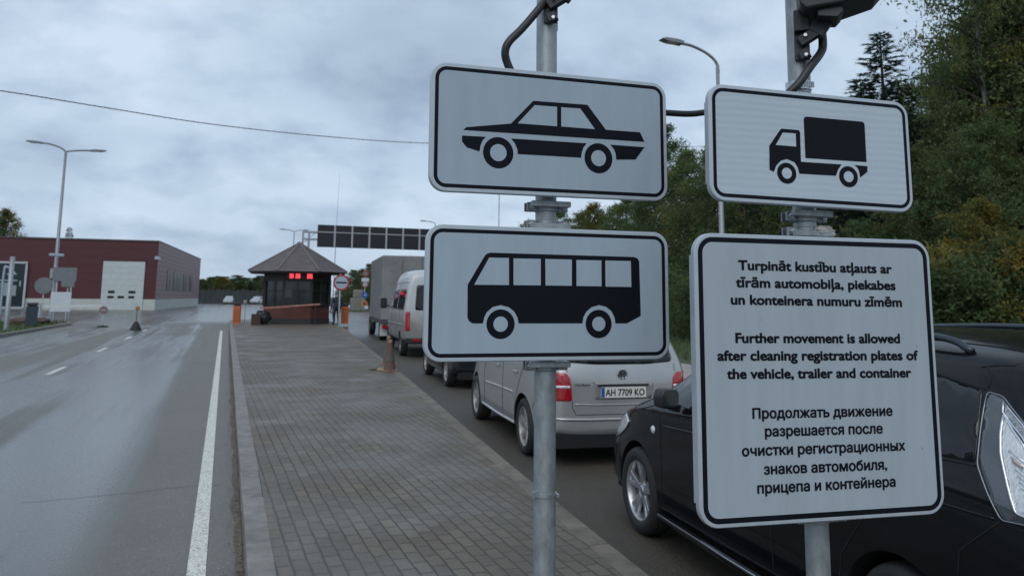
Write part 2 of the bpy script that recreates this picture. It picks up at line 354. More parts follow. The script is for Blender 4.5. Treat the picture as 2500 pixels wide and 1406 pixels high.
        bp = N.new('ShaderNodeBump'); bp.inputs['Strength'].default_value = .8; bp.inputs['Distance'].default_value = .009; L.new(ad.outputs[0], bp.inputs['Height']); L.new(bp.outputs[0], b.inputs['Normal'])
    elif kind == 'grass':
        c = mix(mapr(noise_(2.5, pos, 7), .3, .7, 0, 1), (.030, .052, .014), (.075, .10, .028))
        c = mix(mapr(noise_(60, pos, 3), .5, .7, 0, .6), c, (.02, .03, .01)); c = mix(mapr(noise_(.6, pos, 5), .58, .7, 0, .7), c, (.07, .05, .028))
        L.new(c, b.inputs['Base Color']); b.inputs['Roughness'].default_value = .9
    elif kind == 'line':
        w = mapr(noise_(55, pos, 5, .75), .40, .50, 0, 1); w2 = mapr(noise_(5, pos, 5), .2, .5, .55, 1)
        c = mix(mul(w, w2), (.20, .195, .18), (.66, .64, .58)); L.new(c, b.inputs['Base Color']); b.inputs['Roughness'].default_value = .6
    return m
WET = pave_mat('wet_asphalt', 'wet'); DAMP = pave_mat('damp_asphalt', 'damp'); BRICKP = pave_mat('paving_bricks', 'brick'); GRASSM = pave_mat('turf', 'grass'); LINE = pave_mat('worn_white_paint', 'line')
KERB = mat('kerb_concrete', (.195, .185, .17), .75, 0, .34, 5, .3, 90)
FLAG = mat('flagstone', (.30, .275, .25), .8, 0, .2, 3, .2, 60)
GRIT = mat('grit', (.105, .088, .066), .9, 0, .5, 18, .5, 90)
def sheet(name, poly, z, m, label):
    o = MB().add([(x, y, z) for x, y in poly], [tuple(range(len(poly)))]).build(name, m, fix=False)
    o['label'] = label; return structure(o)
def xl(y): return .205 + .0062 * y                  # outer edge of the left kerb
_ed = [(-12, 1.45), (0, 2.18), (4.33, 2.51), (6.73, 2.72), (10, 3.05), (15.83, 3.66), (25, 4.52), (33, 5.28), (42.3, 6.16), (50, 6.75), (56, 7.0)]
def xr(y):                                          # right edge of the platform
    for (a, b), (c, d) in zip(_ed, _ed[1:]):
        if y <= c: return b + (d - b) * (y - a) / (c - a)
    return _ed[-1][1]
sheet('ground', [(-900, -300), (900, -300), (900, 1500), (-900, 1500)], -.03, GRASSM, 'flat grassy ground reaching the horizon')
sheet('road', [(-9.2, -12)] + [(xl(y) + .05, y) for y in (-12, 60)] + [(-9.2, 60)], 0, WET, 'wet asphalt road with pale shining streaks left of the kerb')
ys = [-12, 0, 4.33, 6.73, 10, 15.83, 25, 33, 42.3, 50, 56]
sheet('lane', [(xr(y) - .05, y) for y in ys] + [(7.0, 60), (13.4, 60), (11.2, 34), (9.9, 16), (9.2, 0), (9, -12)], .0, DAMP, 'damp asphalt lane where the vehicles queue')
sheet('yard', [(-75, 60), (75, 60), (75, 230), (-75, 230)], 0, WET, 'wide wet asphalt yard beyond the booth')
sheet('side_yard', [(-75, 53), (-9.2, 53), (-9.2, 60), (-75, 60)], 0, WET, 'wet asphalt in front of the red building')
sheet('pavement', [(9, -12), (9.2, 0), (9.9, 16), (11.2, 34), (13.4, 60), (15.4, 60), (13.4, 34), (12.1, 17.5), (11.3, 0), (11, -12)], .004, FLAG, 'pale flagstone pavement along the far edge of the lane')
rnd = random.Random(3)
kb = MB(); y = -12.
while y < 56:
    a, b_ = y + .006, y + .990; j = rnd.uniform(-.003, .003)
    pl = [(xl(a) + j, a), (xl(a) + .165 + j, a), (xl(b_) + .165 + j, b_), (xl(b_) + j, b_)]
    kb.slab(pl, -.02, .125 + rnd.uniform(-.002, .003)); y += 1.
structure(kb.build('kerb', KERB, bevel=.009), 'grey concrete kerb stones between the road and the paved island')
kb = MB(); y = -12.
while y < 56:
    a, b_ = y + .006, y + .990
    kb.slab([(xr(a) - .16, a), (xr(a), a), (xr(b_), b_), (xr(b_) - .16, b_)], -.02, .119 + rnd.uniform(-.002, .002)); y += 1.
structure(kb.build('kerb', mat('worn_kerb', (.150, .132, .108), .8, 0, .34, 4, .35, 90), bevel=.012), 'low worn kerb edging the paved island on the queue side')
yy = [-12, -4, 0, 4.33, 6.73, 10, 15.83, 25, 33, 42.3, 50, 55.9]
pm = MB().slab([(xl(y) + .1645, y) for y in yy] + [(xr(y) - .1605, y) for y in reversed(yy)], -.01, .12)
structure(pm.build('paved_island', BRICKP), 'paved island of small grey bricks running to the booth')
kp = MB().slab([(xl(56) , 56), (xr(56), 56), (5.6, 57.4), (4, 58), (1.9, 57.4)], -.01, .121); structure(kp.build('island_end', KERB), 'rounded concrete end of the island behind the booth')
# markings
def line(name, pts, w, z=.004, label='', m=LINE):
    L_, R_ = [], []
    for i, (x, y) in enumerate(pts):
        a = pts[max(0, i - 1)]; b = pts[min(len(pts) - 1, i + 1)]; d = Vector((b[0] - a[0], b[1] - a[1])).normalized()
        L_.append((x - d.y * w / 2, y + d.x * w / 2, z)); R_.append((x + d.y * w / 2, y - d.x * w / 2, z))
    k = len(pts); o = MB().add(L_ + R_, [(i, k + i, k + i + 1, i + 1) for i in range(k - 1)]).build(name, m, fix=False); o['label'] = label; return structure(o)
line('edge_line', [(-.075 + .0035 * y, y) for y in range(-12, 44, 2)], .115, label='long solid white edge line beside the kerb')
for y0 in (12.2, 19.8, 27.2, 34.6, 42.0): line('dash_line', [(-3.49, y0), (-3.47, y0 + 2.0)], .12, label='short white dash between the road lanes')
for y0, a, b_ in ((7.9, -1.5, .12), (20.4, -3.6, .2)):
    pts = []; x = a
    while x < b_: pts.append((x, y0 + .10 * noise.noise(Vector((x * 1.7, y0, 0))) + .035 * noise.noise(Vector((x * 9, y0, 2))) + (x - a) * .1)); x += .08
    line('road_crack', pts, .006, .003, 'thin dark crack across the asphalt', SEAM)
gp = [(xl(y) - .012 - .012 * noise.noise(Vector((y * 2, 0, 0))), y) for y in [i * .25 for i in range(-20, 170)]]
gw = [(x - .05 - .03 * noise.noise(Vector((y * 1.3, 5, 0))) - .03 * noise.noise(Vector((y * 6, 9, 0))), y) for x, y in gp]
k = len(gp); o = MB().add([(x, y, .004) for x, y in gw] + [(x, y, .012) for x, y in gp], [(i, k + i, k + i + 1, i + 1) for i in range(k - 1)]).build('gutter_grit', GRIT, fix=False)
structure(o, 'brown grit gathered along the foot of the left kerb')
# turf islands
gk = MB(); ipts = [(-9.0, 0), (-8.35, 36), (-8.15, 45), (-8.0, 50), (-8.3, 52.2), (-9.2, 53.1), (-14.5, 53.4), (-24, 53.2), (-24, 0)]
structure(MB().slab(ipts, -.02, .11).build('turf_island', GRASSM), 'grass island with a kerb left of the road')
kk = MB()
for (a, b_) in zip(ipts[:6], ipts[1:7]): kk.bar((a[0] + .07, a[1], .045), (b_[0] + .07, b_[1], .045), .15, .17)
structure(kk.build('kerb', KERB, bevel=.01), 'low kerb round the grass island')
def blades(name, region, n, z, h, seed, label):
    r = random.Random(seed); mb = MB()
    while n:
        x, y = region(r)
        if x is None: continue
        n -= 1; a = r.uniform(0, PI); hh = h * r.uniform(.5, 1.3); w = .012 + .01 * r.random(); lx, ly = r.uniform(-.6, .6) * hh, r.uniform(-.6, .6) * hh
        dx, dy = math.cos(a) * w, math.sin(a) * w
        mb.add([(x - dx, y - dy, z), (x + dx, y + dy, z), (x + lx, y + ly, z + hh)], [(0, 1, 2)])
    o = mb.build(name, BLADE, fix=False); o['kind'] = 'stuff'; o['label'] = label; o['category'] = 'grass'; return o
BLADE = mat('grass_blade', (.075, .115, .026), .7, 0, .35, 1.2, col2=(.032, .055, .014))
blades('grass', lambda r: (-24 + 15.6 * r.random() ** .6, r.uniform(28, 53)), 9000, .11, .16, 1, 'short green grass on the island left of the road')
blades('grass', lambda r: (lambda y: (13.2 + (y - 20) * .055 + 11 * r.random() ** 1.5, y))(r.uniform(4, 60)), 16000, -.03, .22, 2, 'green grass verge at the foot of the wood')

rd = random.Random(9); db = MB()
for _ in range(900):
    y = rd.uniform(2.5, 30) ** 1.0; x = xl(y) - abs(rd.gauss(0, .06)) - .004; q = rd.uniform(.003, .010) * (1 + y * .03); a = rd.uniform(0, 6.28)
    db.add([(x + q * math.cos(a + k * 1.57) * rd.uniform(.5, 1.2), y + q * math.sin(a + k * 1.57), .013 + rd.uniform(0, .006)) for k in range(4)], [(0, 1, 2, 3)])
o = db.build('gutter_litter', mat('dead_leaf', (.12, .085, .045), .9, 0, .6, 40, col2=(.03, .026, .02)), fix=False); o['kind'] = 'stuff'; o['label'] = 'bits of dead leaf and grit lying along the foot of the left kerb'; o['category'] = 'litter'

# ------------------------------------------------------------------ the two sign posts and their signs
P1, P2 = Vector((.85, 2.03, 0)), Vector((1.479, 1.71, 0))
def post(p, top, label):
    t = thing('sign_post', label, 'post', (p.x, p.y, .12))
    MB().lathe([(.03, 0), (.03, top)], 32).build('pole', GALV, t, True)
    MB().lathe([(0, top + .012), (.026, top + .01), (.033, top), (.033, top - .03), (.0305, top - .03)], 24).build('cap', BLKPL, t, 40)
    b = MB().slab(rounded(.16, .16, .02), 0, .012); b.build('base_plate', GALV, t, bevel=.002)
    for sx in (-1, 1):
        for sy in (-1, 1): MB().lathe([(0, .03), (.009, .03), (.011, .026), (.011, .012)], 6, c=(sx * .06, sy * .06, 0)).build('bolt', ZINC, t)
    return t
pa = post(P1, 3.25, 'round galvanised post carrying the car sign and the bus sign')
pb = post(P2, 3.25, 'round galvanised post carrying the lorry sign and the text sign')
pb.rotation_euler = (0, R(.1), 0)
def clamp(parent, z, py, px=0.):                   # pipe clamp in the sign's own frame; pole centre px, py behind it
    cl = MB().lathe([(.0302, -.0135), (.0345, -.012), (.0345, .012), (.0302, .0135)], 28, c=(px, py, z))
    for s in (-1, 1):
        cl.box((px + s * .046, py - .012, z), (.03, .009, .025)); cl.box((px + s * .046, py + .012, z), (.03, .006, .025))
    cl.box((px, py - .04, z + (-.006 if z > 0 else .006)), (.115, .02, .016))
    o = cl.build('clamp', GALV, parent, 40, bevel=.0022)
    for s in (-1, 1):
        MB().lathe([(0, -.009), (.0075, -.008), (.009, -.003), (.009, 0)], 6, 'Y', (px + s * .049, py - .0165, z)).build('bolt', ZINC, o)
def sign_root(name, label, cat, pose):
    x, y, z, yw, pt, rl = pose
    t = thing(name, label, cat)
    M = Matrix.Translation((x, y, z)) @ Matrix.Rotation(yw, 4, 'Z') @ Matrix.Rotation(pt, 4, 'X') @ Matrix.Rotation(rl, 4, 'Y')
    t.matrix_world = M; return t
def plate(t, w, h, rad, rim, bw, pole, depth, zs, film=None):
    n = 8; o1 = rounded(w, h, rad, n); o2 = rounded(w - .004, h - .004, rad - .002, n); o3 = rounded(w - 2 * rim, h - 2 * rim, rad - rim, n); o4 = rounded(w - 2 * rim - 2 * bw, h - 2 * rim - 2 * bw, max(.008, rad - rim - bw), n); k = len(o1)
    def ring(a, ya, b, yb): return [(x, ya, z) for x, z in a] + [(x, yb, z) for x, z in b], [(i, (i + 1) % k, k + (i + 1) % k, k + i) for i in range(k)]
    e = MB(); e.add(*ring(o1, .018, o1, .0025)); e.add(*ring(o1, .0025, o2, .0002)); e.add(*ring(o2, .0002, o3, 0)); e.build('rim', ALU, t, 35)
    f = MB().add([(x, 0, z) for x, z in o4], [tuple(range(k))]); f.build('face', film or FILM, t, fix=False)
    f.f = []
    MB().add(*ring(o3, 0, o4, 0)).build('border', BLKFILM, t, fix=False)
    bk = MB().prism(rounded(w - .02, h - .02, rad - .01, n), .012, .016); bk.build('back_sheet', GALV, t)
    fl = MB()
    for s in (-1, 1):
        fl.box((s * (w / 2 - .004), .010 + depth / 2, 0), (.004, depth, h - 2 * rad * 1.1)); fl.box((s * (w / 2 - .014), .010 + depth, 0), (.02, .003, h - 2 * rad * 1.1))
    for sz in (-1, 1): fl.box((0, .010 + depth / 2, sz * (h / 2 - .004)), (w - 2 * rad * 1.2, depth, .004))
    fl.build('back_rail', ALU, t)
    inv = t.matrix_world.inverted()
    for z in zs:
        p = inv @ Vector((pole.x, pole.y, t.matrix_world.translation.z + z)); clamp(t, p.z, p.y, p.x)
CARP = (.8392, 1.9444, 2.2117, -.0388, .0075, -.0074); BUSP = (.8421, 1.9614, 1.7731, -.0676, -.0026, .0006)
TRKP = (1.4483, 1.6278, 2.1595, -.1267, -.0293, .0204); TXTP = (1.446, 1.6277, 1.5733, -.1058, -.0037, .0013)
def pictogram(t, body, wins, parts, wheels, film=None):
    q = MB()
    for p in [body] + parts: q.add([(x, -.0006, z) for x, z in p], [tuple(range(len(p)))])
    for (cx, cz, r, h) in wheels: q.add([(x, -.0006, z) for x, z in ellipse(cx, cz, r, r)], [tuple(range(40))])
    q.mi = 1
    for p in wins: q.add([(x, -.0011, z) for x, z in p], [tuple(range(len(p)))])
    for (cx, cz, r, h) in wheels: q.add([(x, -.0011, z) for x, z in ellipse(cx, cz, r * h, r * h)], [tuple(range(40))])
    q.build('pictogram', [BLKFILM, film or FILM], t, fix=False)
t = sign_root('traffic_sign', 'white plate showing a black saloon car, on the post with the bent black hose', 'traffic sign', CARP)
plate(t, .7, .348, .044, .0108, .0102, P1, .016, (.180, -.196))
pictogram(t, [(-.2603, -.0072), (-.2528, .0009), (-.127, .0199), (-.0631, .0884), (.0994, .0902), (.1558, .0225), (.2632, .0226), (.2769, -.0044)],
 [[(-.1079, .0219), (-.0589, .0763), (.0072, .0768), (.0071, .0218)], [(.0195, .0768), (.0773, .0773), (.1216, .0217), (.0197, .0221)]],
 [[(-.264, -.0225), (-.1978, -.0216), (-.2063, -.0307), (-.2123, -.0446), (-.2152, -.0623), (-.2505, -.0536), (-.2638, -.0383)],
  [(-.1267, -.0214), (.0963, -.0202), (.0868, -.0318), (.0816, -.0463), (.0789, -.0621), (-.1075, -.063), (-.1085, -.0502), (-.1156, -.0339)],
  [(.1691, -.0197), (.2767, -.0199), (.2478, -.0577), (.1869, -.0612), (.1854, -.0448), (.1804, -.0323)]],
 [(-.1626, -.0627, .0428, .545), (.1321, -.0606, .0428, .53)])
t = sign_root('traffic_sign', 'white plate showing a black bus, below the car sign on the same post', 'traffic sign', BUSP)
plate(t, .7, .356, .044, .0108, .0102, P1, .016, (.192, -.196))
pictogram(t, [(-.2371, .0206), (-.192, .0977), (-.1861, .1036), (-.1773, .1067), (.241, .1058), (.2526, .1031), (.2584, .0941), (.2614, -.0578), (.2191, -.0787), (.1843, -.0788), (.1818, -.0626), (.1723, -.0449), (.1562, -.0332), (.1354, -.029), (.113, -.035), (.097, -.0483), (.0891, -.0629), (.0865, -.0789), (-.0958, -.0792), (-.0989, -.0636), (-.1081, -.048), (-.1232, -.0368), (-.1456, -.0313), (-.1678, -.0363), (-.1838, -.0499), (-.1909, -.064), (-.1936, -.0794), (-.2213, -.0795), (-.2316, -.0739), (-.2361, -.0642)],
 [[(-.2193, .0211), (-.1794, .0935), (-.1246, .0938), (-.1238, .0217)], [(-.1119, .0931), (-.0346, .0936), (-.0342, .0223), (-.1112, .0217)], [(-.0216, .0936), (.0555, .094), (.0555, .0225), (-.0206, .0221)], [(.0688, .0932), (.1432, .0938), (.1434, .0222), (.0693, .0223)], [(.1548, .0937), (.2325, .0941), (.2333, .0218), (.155, .0218)]],
 [], [(-.1456, -.0813, .0387, .515), (.1344, -.0803, .0385, .505)])
t = sign_root('traffic_sign', 'white plate showing a black lorry with a square box, above the text sign', 'traffic sign', TRKP)
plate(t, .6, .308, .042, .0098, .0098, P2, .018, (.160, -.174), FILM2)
pictogram(t, [(-.1294, -.0009), (-.0954, .0457), (-.0919, .0482), (-.0428, .0484), (-.0387, .0462), (-.0372, .0409), (-.0381, -.0371), (.083, -.0358), (.0717, -.0509), (.0648, -.0677), (-.0443, -.0694), (-.0481, -.0528), (-.0578, -.0394), (-.0797, -.0325), (-.0969, -.0381), (-.111, -.0524), (-.1183, -.0694), (-.131, -.0647)],
 [[(-.1106, .0027), (-.0889, .0377), (-.0511, .0382), (-.0509, .0028)]],
 [[(-.0252, .0785), (-.0232, .0844), (-.0168, .0872), (.1524, .0874), (.1584, .0847), (.1602, .0793), (.1601, -.024), (-.0246, -.0261)], [(.1227, -.0346), (.162, -.0351), (.1611, -.0505), (.1379, -.068), (.1354, -.0497), (.1306, -.0411)]],
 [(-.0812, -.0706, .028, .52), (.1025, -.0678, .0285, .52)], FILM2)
t = sign_root('information_sign', 'tall white plate with black text in three languages about cleaning number plates', 'information sign', TXTP)
plate(t, .7, .708, .05, .0098, .0128, P2, .022, (.372, -.366), FILM3)
tx = MB()
for s, a, b_, c, d in (("Turpināt kustību atļauts ar", -.228, .2639, .2252, .2634), ("tīrām automobiļa, piekabes", -.236, .2205, .2339, .2197), ("un konteinera numuru zīmēm", -.2513, .1775, .2509, .1757), ("Further movement is allowed", -.2414, .083, .2383, .0812), ("after cleaning registration plates of", -.2922, .0402, .2915, .0372), ("the vehicle, trailer and container", -.2675, -.0043, .2672, -.0070),
    ("Продолжать движение", -.201, -.1010, .2032, -.1035), ("разрешается после", -.1681, -.1445, .1707, -.1468), ("очистки регистрационных", -.2328, -.1892, .2356, -.1912), ("знаков автомобиля,", -.1744, -.2343, .1778, -.2363), ("прицепа и контейнера", -.194, -.2782, .2006, -.2792)):
    put_text(tx, s, a, c, b_, d, -.0006, .0245, .0013 if ord(s[0]) > 900 else .0016)
tx.build('lettering', BLKFILM, t, fix=False)
sm = MB()
for (x, z, s) in ((-.17, .1385, .004), (.292, .071, .007), (.289, -.190, .007), (.0, -.062, .002), (.05, .076, .004)):
    for a in (0.3, 1.9, 3.6):
        sm.add([(x - .2 * s, -.0006, z), (x + .2 * s, -.0006, z), (x + s * math.cos(a), -.0006, z + s * math.sin(a))], [(0, 1, 2)])
sm.build('dirt_speck', mat('scuff', (.22, .24, .26), .7), t, fix=False)

# hoses, lamps and small things on the posts
def hose(pts, r, label):
    p = smooth_path(pts, 8); m = MB(); m.tube(p, r, 14); o = m.build('hose', BLKPL, None, True); return tag(o, label, 'hose')
hose([(.87, 2.04, 2.80), (.853, 2.0, 2.70), (.842, 1.995, 2.634), (.807, 1.99, 2.582), (.757, 1.99, 2.518), (.718, 1.99, 2.474), (.709, 1.995, 2.443), (.72, 2.0, 2.41), (.745, 2.0, 2.365)], .0115, 'bent black hose curving down behind the top of the car sign')
hose([(1.15, 1.985, 2.315), (1.236, 1.99, 2.318), (1.308, 1.985, 2.321), (1.367, 1.97, 2.33), (1.43, 1.9, 2.33)], .0095, 'short level black hose joining the car sign and the lorry sign')
hose([(1.53, 1.66, 2.72), (1.522, 1.655, 2.59), (1.519, 1.655, 2.52), (1.521, 1.655, 2.465), (1.509, 1.652, 2.437), (1.468, 1.648, 2.392), (1.440, 1.65, 2.355), (1.424, 1.655, 2.335), (1.408, 1.665, 2.315), (1.395, 1.67, 2.28)], .0115, 'black hose hanging from the dark lamp box to the lorry sign')
tie = MB().lathe([(.0305, -.004), (.0335, -.004), (.0335, .004), (.0305, .004)], 24, c=(P1.x, P1.y, 1.237))
tie.box((P1.x - .033, P1.y - .012, 1.24), (.01, .01, .014)); tie.box((P1.x + .03, P1.y - .016, 1.234), (.008, .012, .008)); tag(tie.build('cable_tie', ZINC, None, 40), 'thin metal band tied round the post below the bus sign', 'cable tie')
hb = MB().lathe([(.031, -.012), (.0345, -.012), (.0345, .012), (.031, .012)], 24, c=(P2.x, P2.y, 2.352))
for i in range(8): hb.box((P2.x - .02 + i * .006, P2.y - .0345, 2.353), (.003, .004, .016))
tag(hb.build('hose_clamp', ZINC, None, 40), 'shiny metal hose clamp round the post above the lorry sign', 'clamp')
# crumpled rag on the text sign's clamp
def lump(name, c, sx, sy, sz, m, seed, amp=.35, freq=2.2, parent=None, sub=4):
    bm = bmesh.new(); bmesh.ops.create_icosphere(bm, subdivisions=sub, radius=1)
    for v in bm.verts:
        k = 1 + amp * noise.noise(v.co * freq + Vector((seed, 0, 0))) + amp * .6 * noise.noise(v.co * freq * 2.7 + Vector((0, seed, 0)))
        v.co = Vector((v.co.x * sx * k + c[0], v.co.y * sy * k + c[1], max(-1, v.co.z) * sz * k + c[2]))
    me = bpy.data.meshes.new(name); bm.to_mesh(me); bm.free(); me.materials.append(m); me.shade_smooth(); o = bpy.data.objects.new(name, me); C.objects.link(o)
    if parent: o.parent = parent
    return o
tag(lump('rag', (1.508, 1.672, 1.944), .032, .018, .016, mat('dirty_rag', (.42, .39, .37), .9, 0, .3, 30), 4., .55, 2.6), 'crumpled whitish rag stuck in the clamp on top of the text sign', 'rag')
def lamp_box(p, yaw, zb, label):
    t = thing('floodlight', label, 'floodlight', (p.x, p.y, 0), yaw)     # local x runs along the front of the box, y away from the viewer's side
    prof = [(.004, zb + .012), (.02, zb - .004), (.11, zb + .004), (.20, zb + .030), (.222, zb + .055), (.226, zb + .2), (0, zb + .2)]
    MB().prism(prof, -.13, .03).build('housing', BLKPC, t, bevel=.008)
    lid = MB()
    for k in range(2): lid.box((.115, -.131, zb + .07 + .06 * k), (.20, .006, .006))
    lid.build('rib', BLKPL, t)
    MB().prism([(.05, zb - .02), (.10, zb - .028), (.115, zb - .012), (.11, zb + .01), (.05, zb + .008)], -.11, -.02).build('tilt_joint', BLKPL, t, bevel=.003)
    for yy_ in (-.034, .034): MB().box((.012, yy_, zb - .075), (.04, .010, .085)).build('mount_plate', BLKPC, t, bevel=.003)
    a = MB(); a.bar((.005, -.045, zb - .07), (.065, -.05, zb - .035), .026, .03); a.bar((.045, -.05, zb - .05), (.085, -.05, zb + .005), .026, .045); a.bar((.005, -.045, zb - .11), (.03, -.05, zb - .10), .026, .026); a.box((.012, -.048, zb - .01), (.04, .028, .06))
    a.build('arm', BLKPC, t, bevel=.003)
    for z in (-.11, -.055): MB().lathe([(0, -.01), (.005, -.01), (.007, -.004), (.007, 0)], 6, 'Y', (.02, -.058, zb + z)).build('bolt', ZINC, t)
    return t
lamp_box(P2, R(-38), 2.535, 'black floodlight box jutting from the post above the lorry sign')
t2 = lamp_box(P1, R(-24), 2.665, 'black floodlight bracket at the top of the left post, box out of view')

# ------------------------------------------------------------------ vehicles
def ring_section(st):
    a, zb, zl, zt, wb, wl, wt = st
    return [(0, zb), (wb * .85, zb), (wb, zb + .07), (max(wb, wl) + .012, zb + (zl - zb) * .55), (wl, zl), ((wl + wt) / 2 + .025, zl + (zt - zl) * .5), (wt + .012, zt - min(.07, (zt - zl) * .3)), (wt * .72, zt - .012), (0, zt)]
def loft(name, stations, m, parent, wheels, wr, hw):
    bm = bmesh.new(); rows = []
    for st in stations:
        h = ring_section(st); n = len(h)
        full = [(-x, z) for x, z in h] + [(x, z) for x, z in h[-2:0:-1]]
        rows.append([bm.verts.new((x, st[0], z)) for x, z in full])
    k = len(rows[0]); cr = bm.edges.layers.float.new('crease_edge')
    for A, B in zip(rows, rows[1:]):
        for i in range(k): bm.faces.new((A[i], A[(i + 1) % k], B[(i + 1) % k], B[i]))
    for row, rev in ((rows[0], False), (rows[-1], True)):
        n = (k + 2) // 2
        for i in range(n - 1):
            a, b, c, d = row[i], row[i + 1], row[(k - i - 1) % k] if i + 1 < n - 1 else row[i + 1], row[(k - i) % k]
            vs = [];
            for v in (a, b, c, d):
                if v not in vs: vs.append(v)
            if len(vs) > 2:
                try: bm.faces.new(vs if rev else vs[::-1])
                except ValueError: pass
    bm.edges.ensure_lookup_table()
    for row in rows[1:-1]: pass
    for A, B in zip(rows, rows[1:]):
        for i, c in ((4, .55), (k - 4, .55), (2, .4), (k - 2, .4), (6, .25), (k - 6, .25)):
            e = bm.edges.get((A[i], B[i])); e[cr] = c
    bmesh.ops.recalc_face_normals(bm, faces=bm.faces)
    me = bpy.data.meshes.new(name); bm.to_mesh(me); bm.free(); me.materials.append(m); me.materials.append(SEAM)
    o = bpy.data.objects.new(name, me); C.objects.link(o)
    sb = o.modifiers.new('s', 'SUBSURF'); sb.levels = 3; sb.render_levels = 3
    baked(o); bvh = BVHTree.FromPolygons([v.co.copy() for v in o.data.vertices], [tuple(p.vertices) for p in o.data.polygons])
    for a in wheels:
        for s in (-1, 1):
            cm = MB().lathe([(0, -.14), (wr, -.14), (wr, .3), (0, .3)], 40, 'X', (s * hw if s > 0 else -hw - .16, a, wr - .04)); cm = MB()
            cm.tube([(s * (hw - .26), a, wr - .045), (s * (hw + .2), a, wr - .045)], wr, 48)
            cut = cm.build('cutter', SEAM); md = o.modifiers.new('b', 'BOOLEAN'); md.object = cut; md.operation = 'DIFFERENCE'; md.solver = 'EXACT'
            try: md.material_mode = 'TRANSFER'
            except Exception: pass
            baked(o); bpy.data.objects.remove(cut)
    o.data.shade_smooth(); o.data.set_sharp_from_angle(angle=R(38)); o.parent = parent
    return o, bvh
def cast(bvh, q, axis):
    if axis == 'L': o, d = Vector((-4, q[0], q[1])), Vector((1, 0, 0))
    elif axis == 'R': o, d = Vector((q[0], -4, q[1])), Vector((0, 1, 0))
    elif axis == 'F': o, d = Vector((q[0], 8, q[1])), Vector((0, -1, 0))
    elif axis == 'D': o, d = Vector((-3, q[0] - 3, q[1])), Vector((1, 1, 0)).normalized()
    else: o, d = Vector((q[0], q[1], 6)), Vector((0, 0, -1))
    h = bvh.ray_cast(o, d)
    if h[0] is None:
        h = bvh.find_nearest(o + d * 3.2); return h[0], h[1]
    n = h[1]
    if n.dot(d) > 0: n = -n
    return h[0], n
def patch(bvh, poly, axis, off, name, m, parent, step=.07, thick=.008):
    bm = bmesh.new(); f = bm.faces.new([bm.verts.new((x, z, 0)) for x, z in poly]); bmesh.ops.triangulate(bm, faces=[f])
    for _ in range(6):
        es = [e for e in bm.edges if e.calc_length() > step]
        if not es: break
        bmesh.ops.subdivide_edges(bm, edges=es, cuts=1); bmesh.ops.triangulate(bm, faces=bm.faces[:])
    for v in bm.verts:
        p, n = cast(bvh, (v.co.x, v.co.y), axis); v.co = p + n * off
    bmesh.ops.recalc_face_normals(bm, faces=bm.faces)
    d = {'L': Vector((-1, 0, 0)), 'R': Vector((0, -1, 0)), 'F': Vector((0, 1, 0)), 'D': Vector((-1, -1, 0)), 'T': Vector((0, 0, 1))}[axis]
    if sum((f.normal.dot(d) for f in bm.faces)) < 0: bmesh.ops.reverse_faces(bm, faces=bm.faces[:])
    me = bpy.data.meshes.new(name); bm.to_mesh(me); bm.free(); me.materials.append(m); me.shade_smooth()
    o = bpy.data.objects.new(name, me); C.objects.link(o); o.parent = parent
    if thick:
        sd = o.modifiers.new('s', 'SOLIDIFY'); sd.thickness = thick; sd.offset = -1
    return o
def groove(bvh, paths, name, m, parent, r=.0035, off=0.):
    mb = MB()
    for axis, pts in paths:
        P = []
        for (a, b) in zip(pts, pts[1:]):
            k = max(2, int((Vector(b) - Vector(a)).length / .05))
            for i in range(k): P.append(Vector(a).lerp(Vector(b), i / k))
        P.append(Vector(pts[-1])); Q = [(lambda h: h[0] + h[1] * off)(cast(bvh, p, axis)) for p in P]
        mb.tube(Q, r, 6)
    return mb.build(name, m, parent, True)
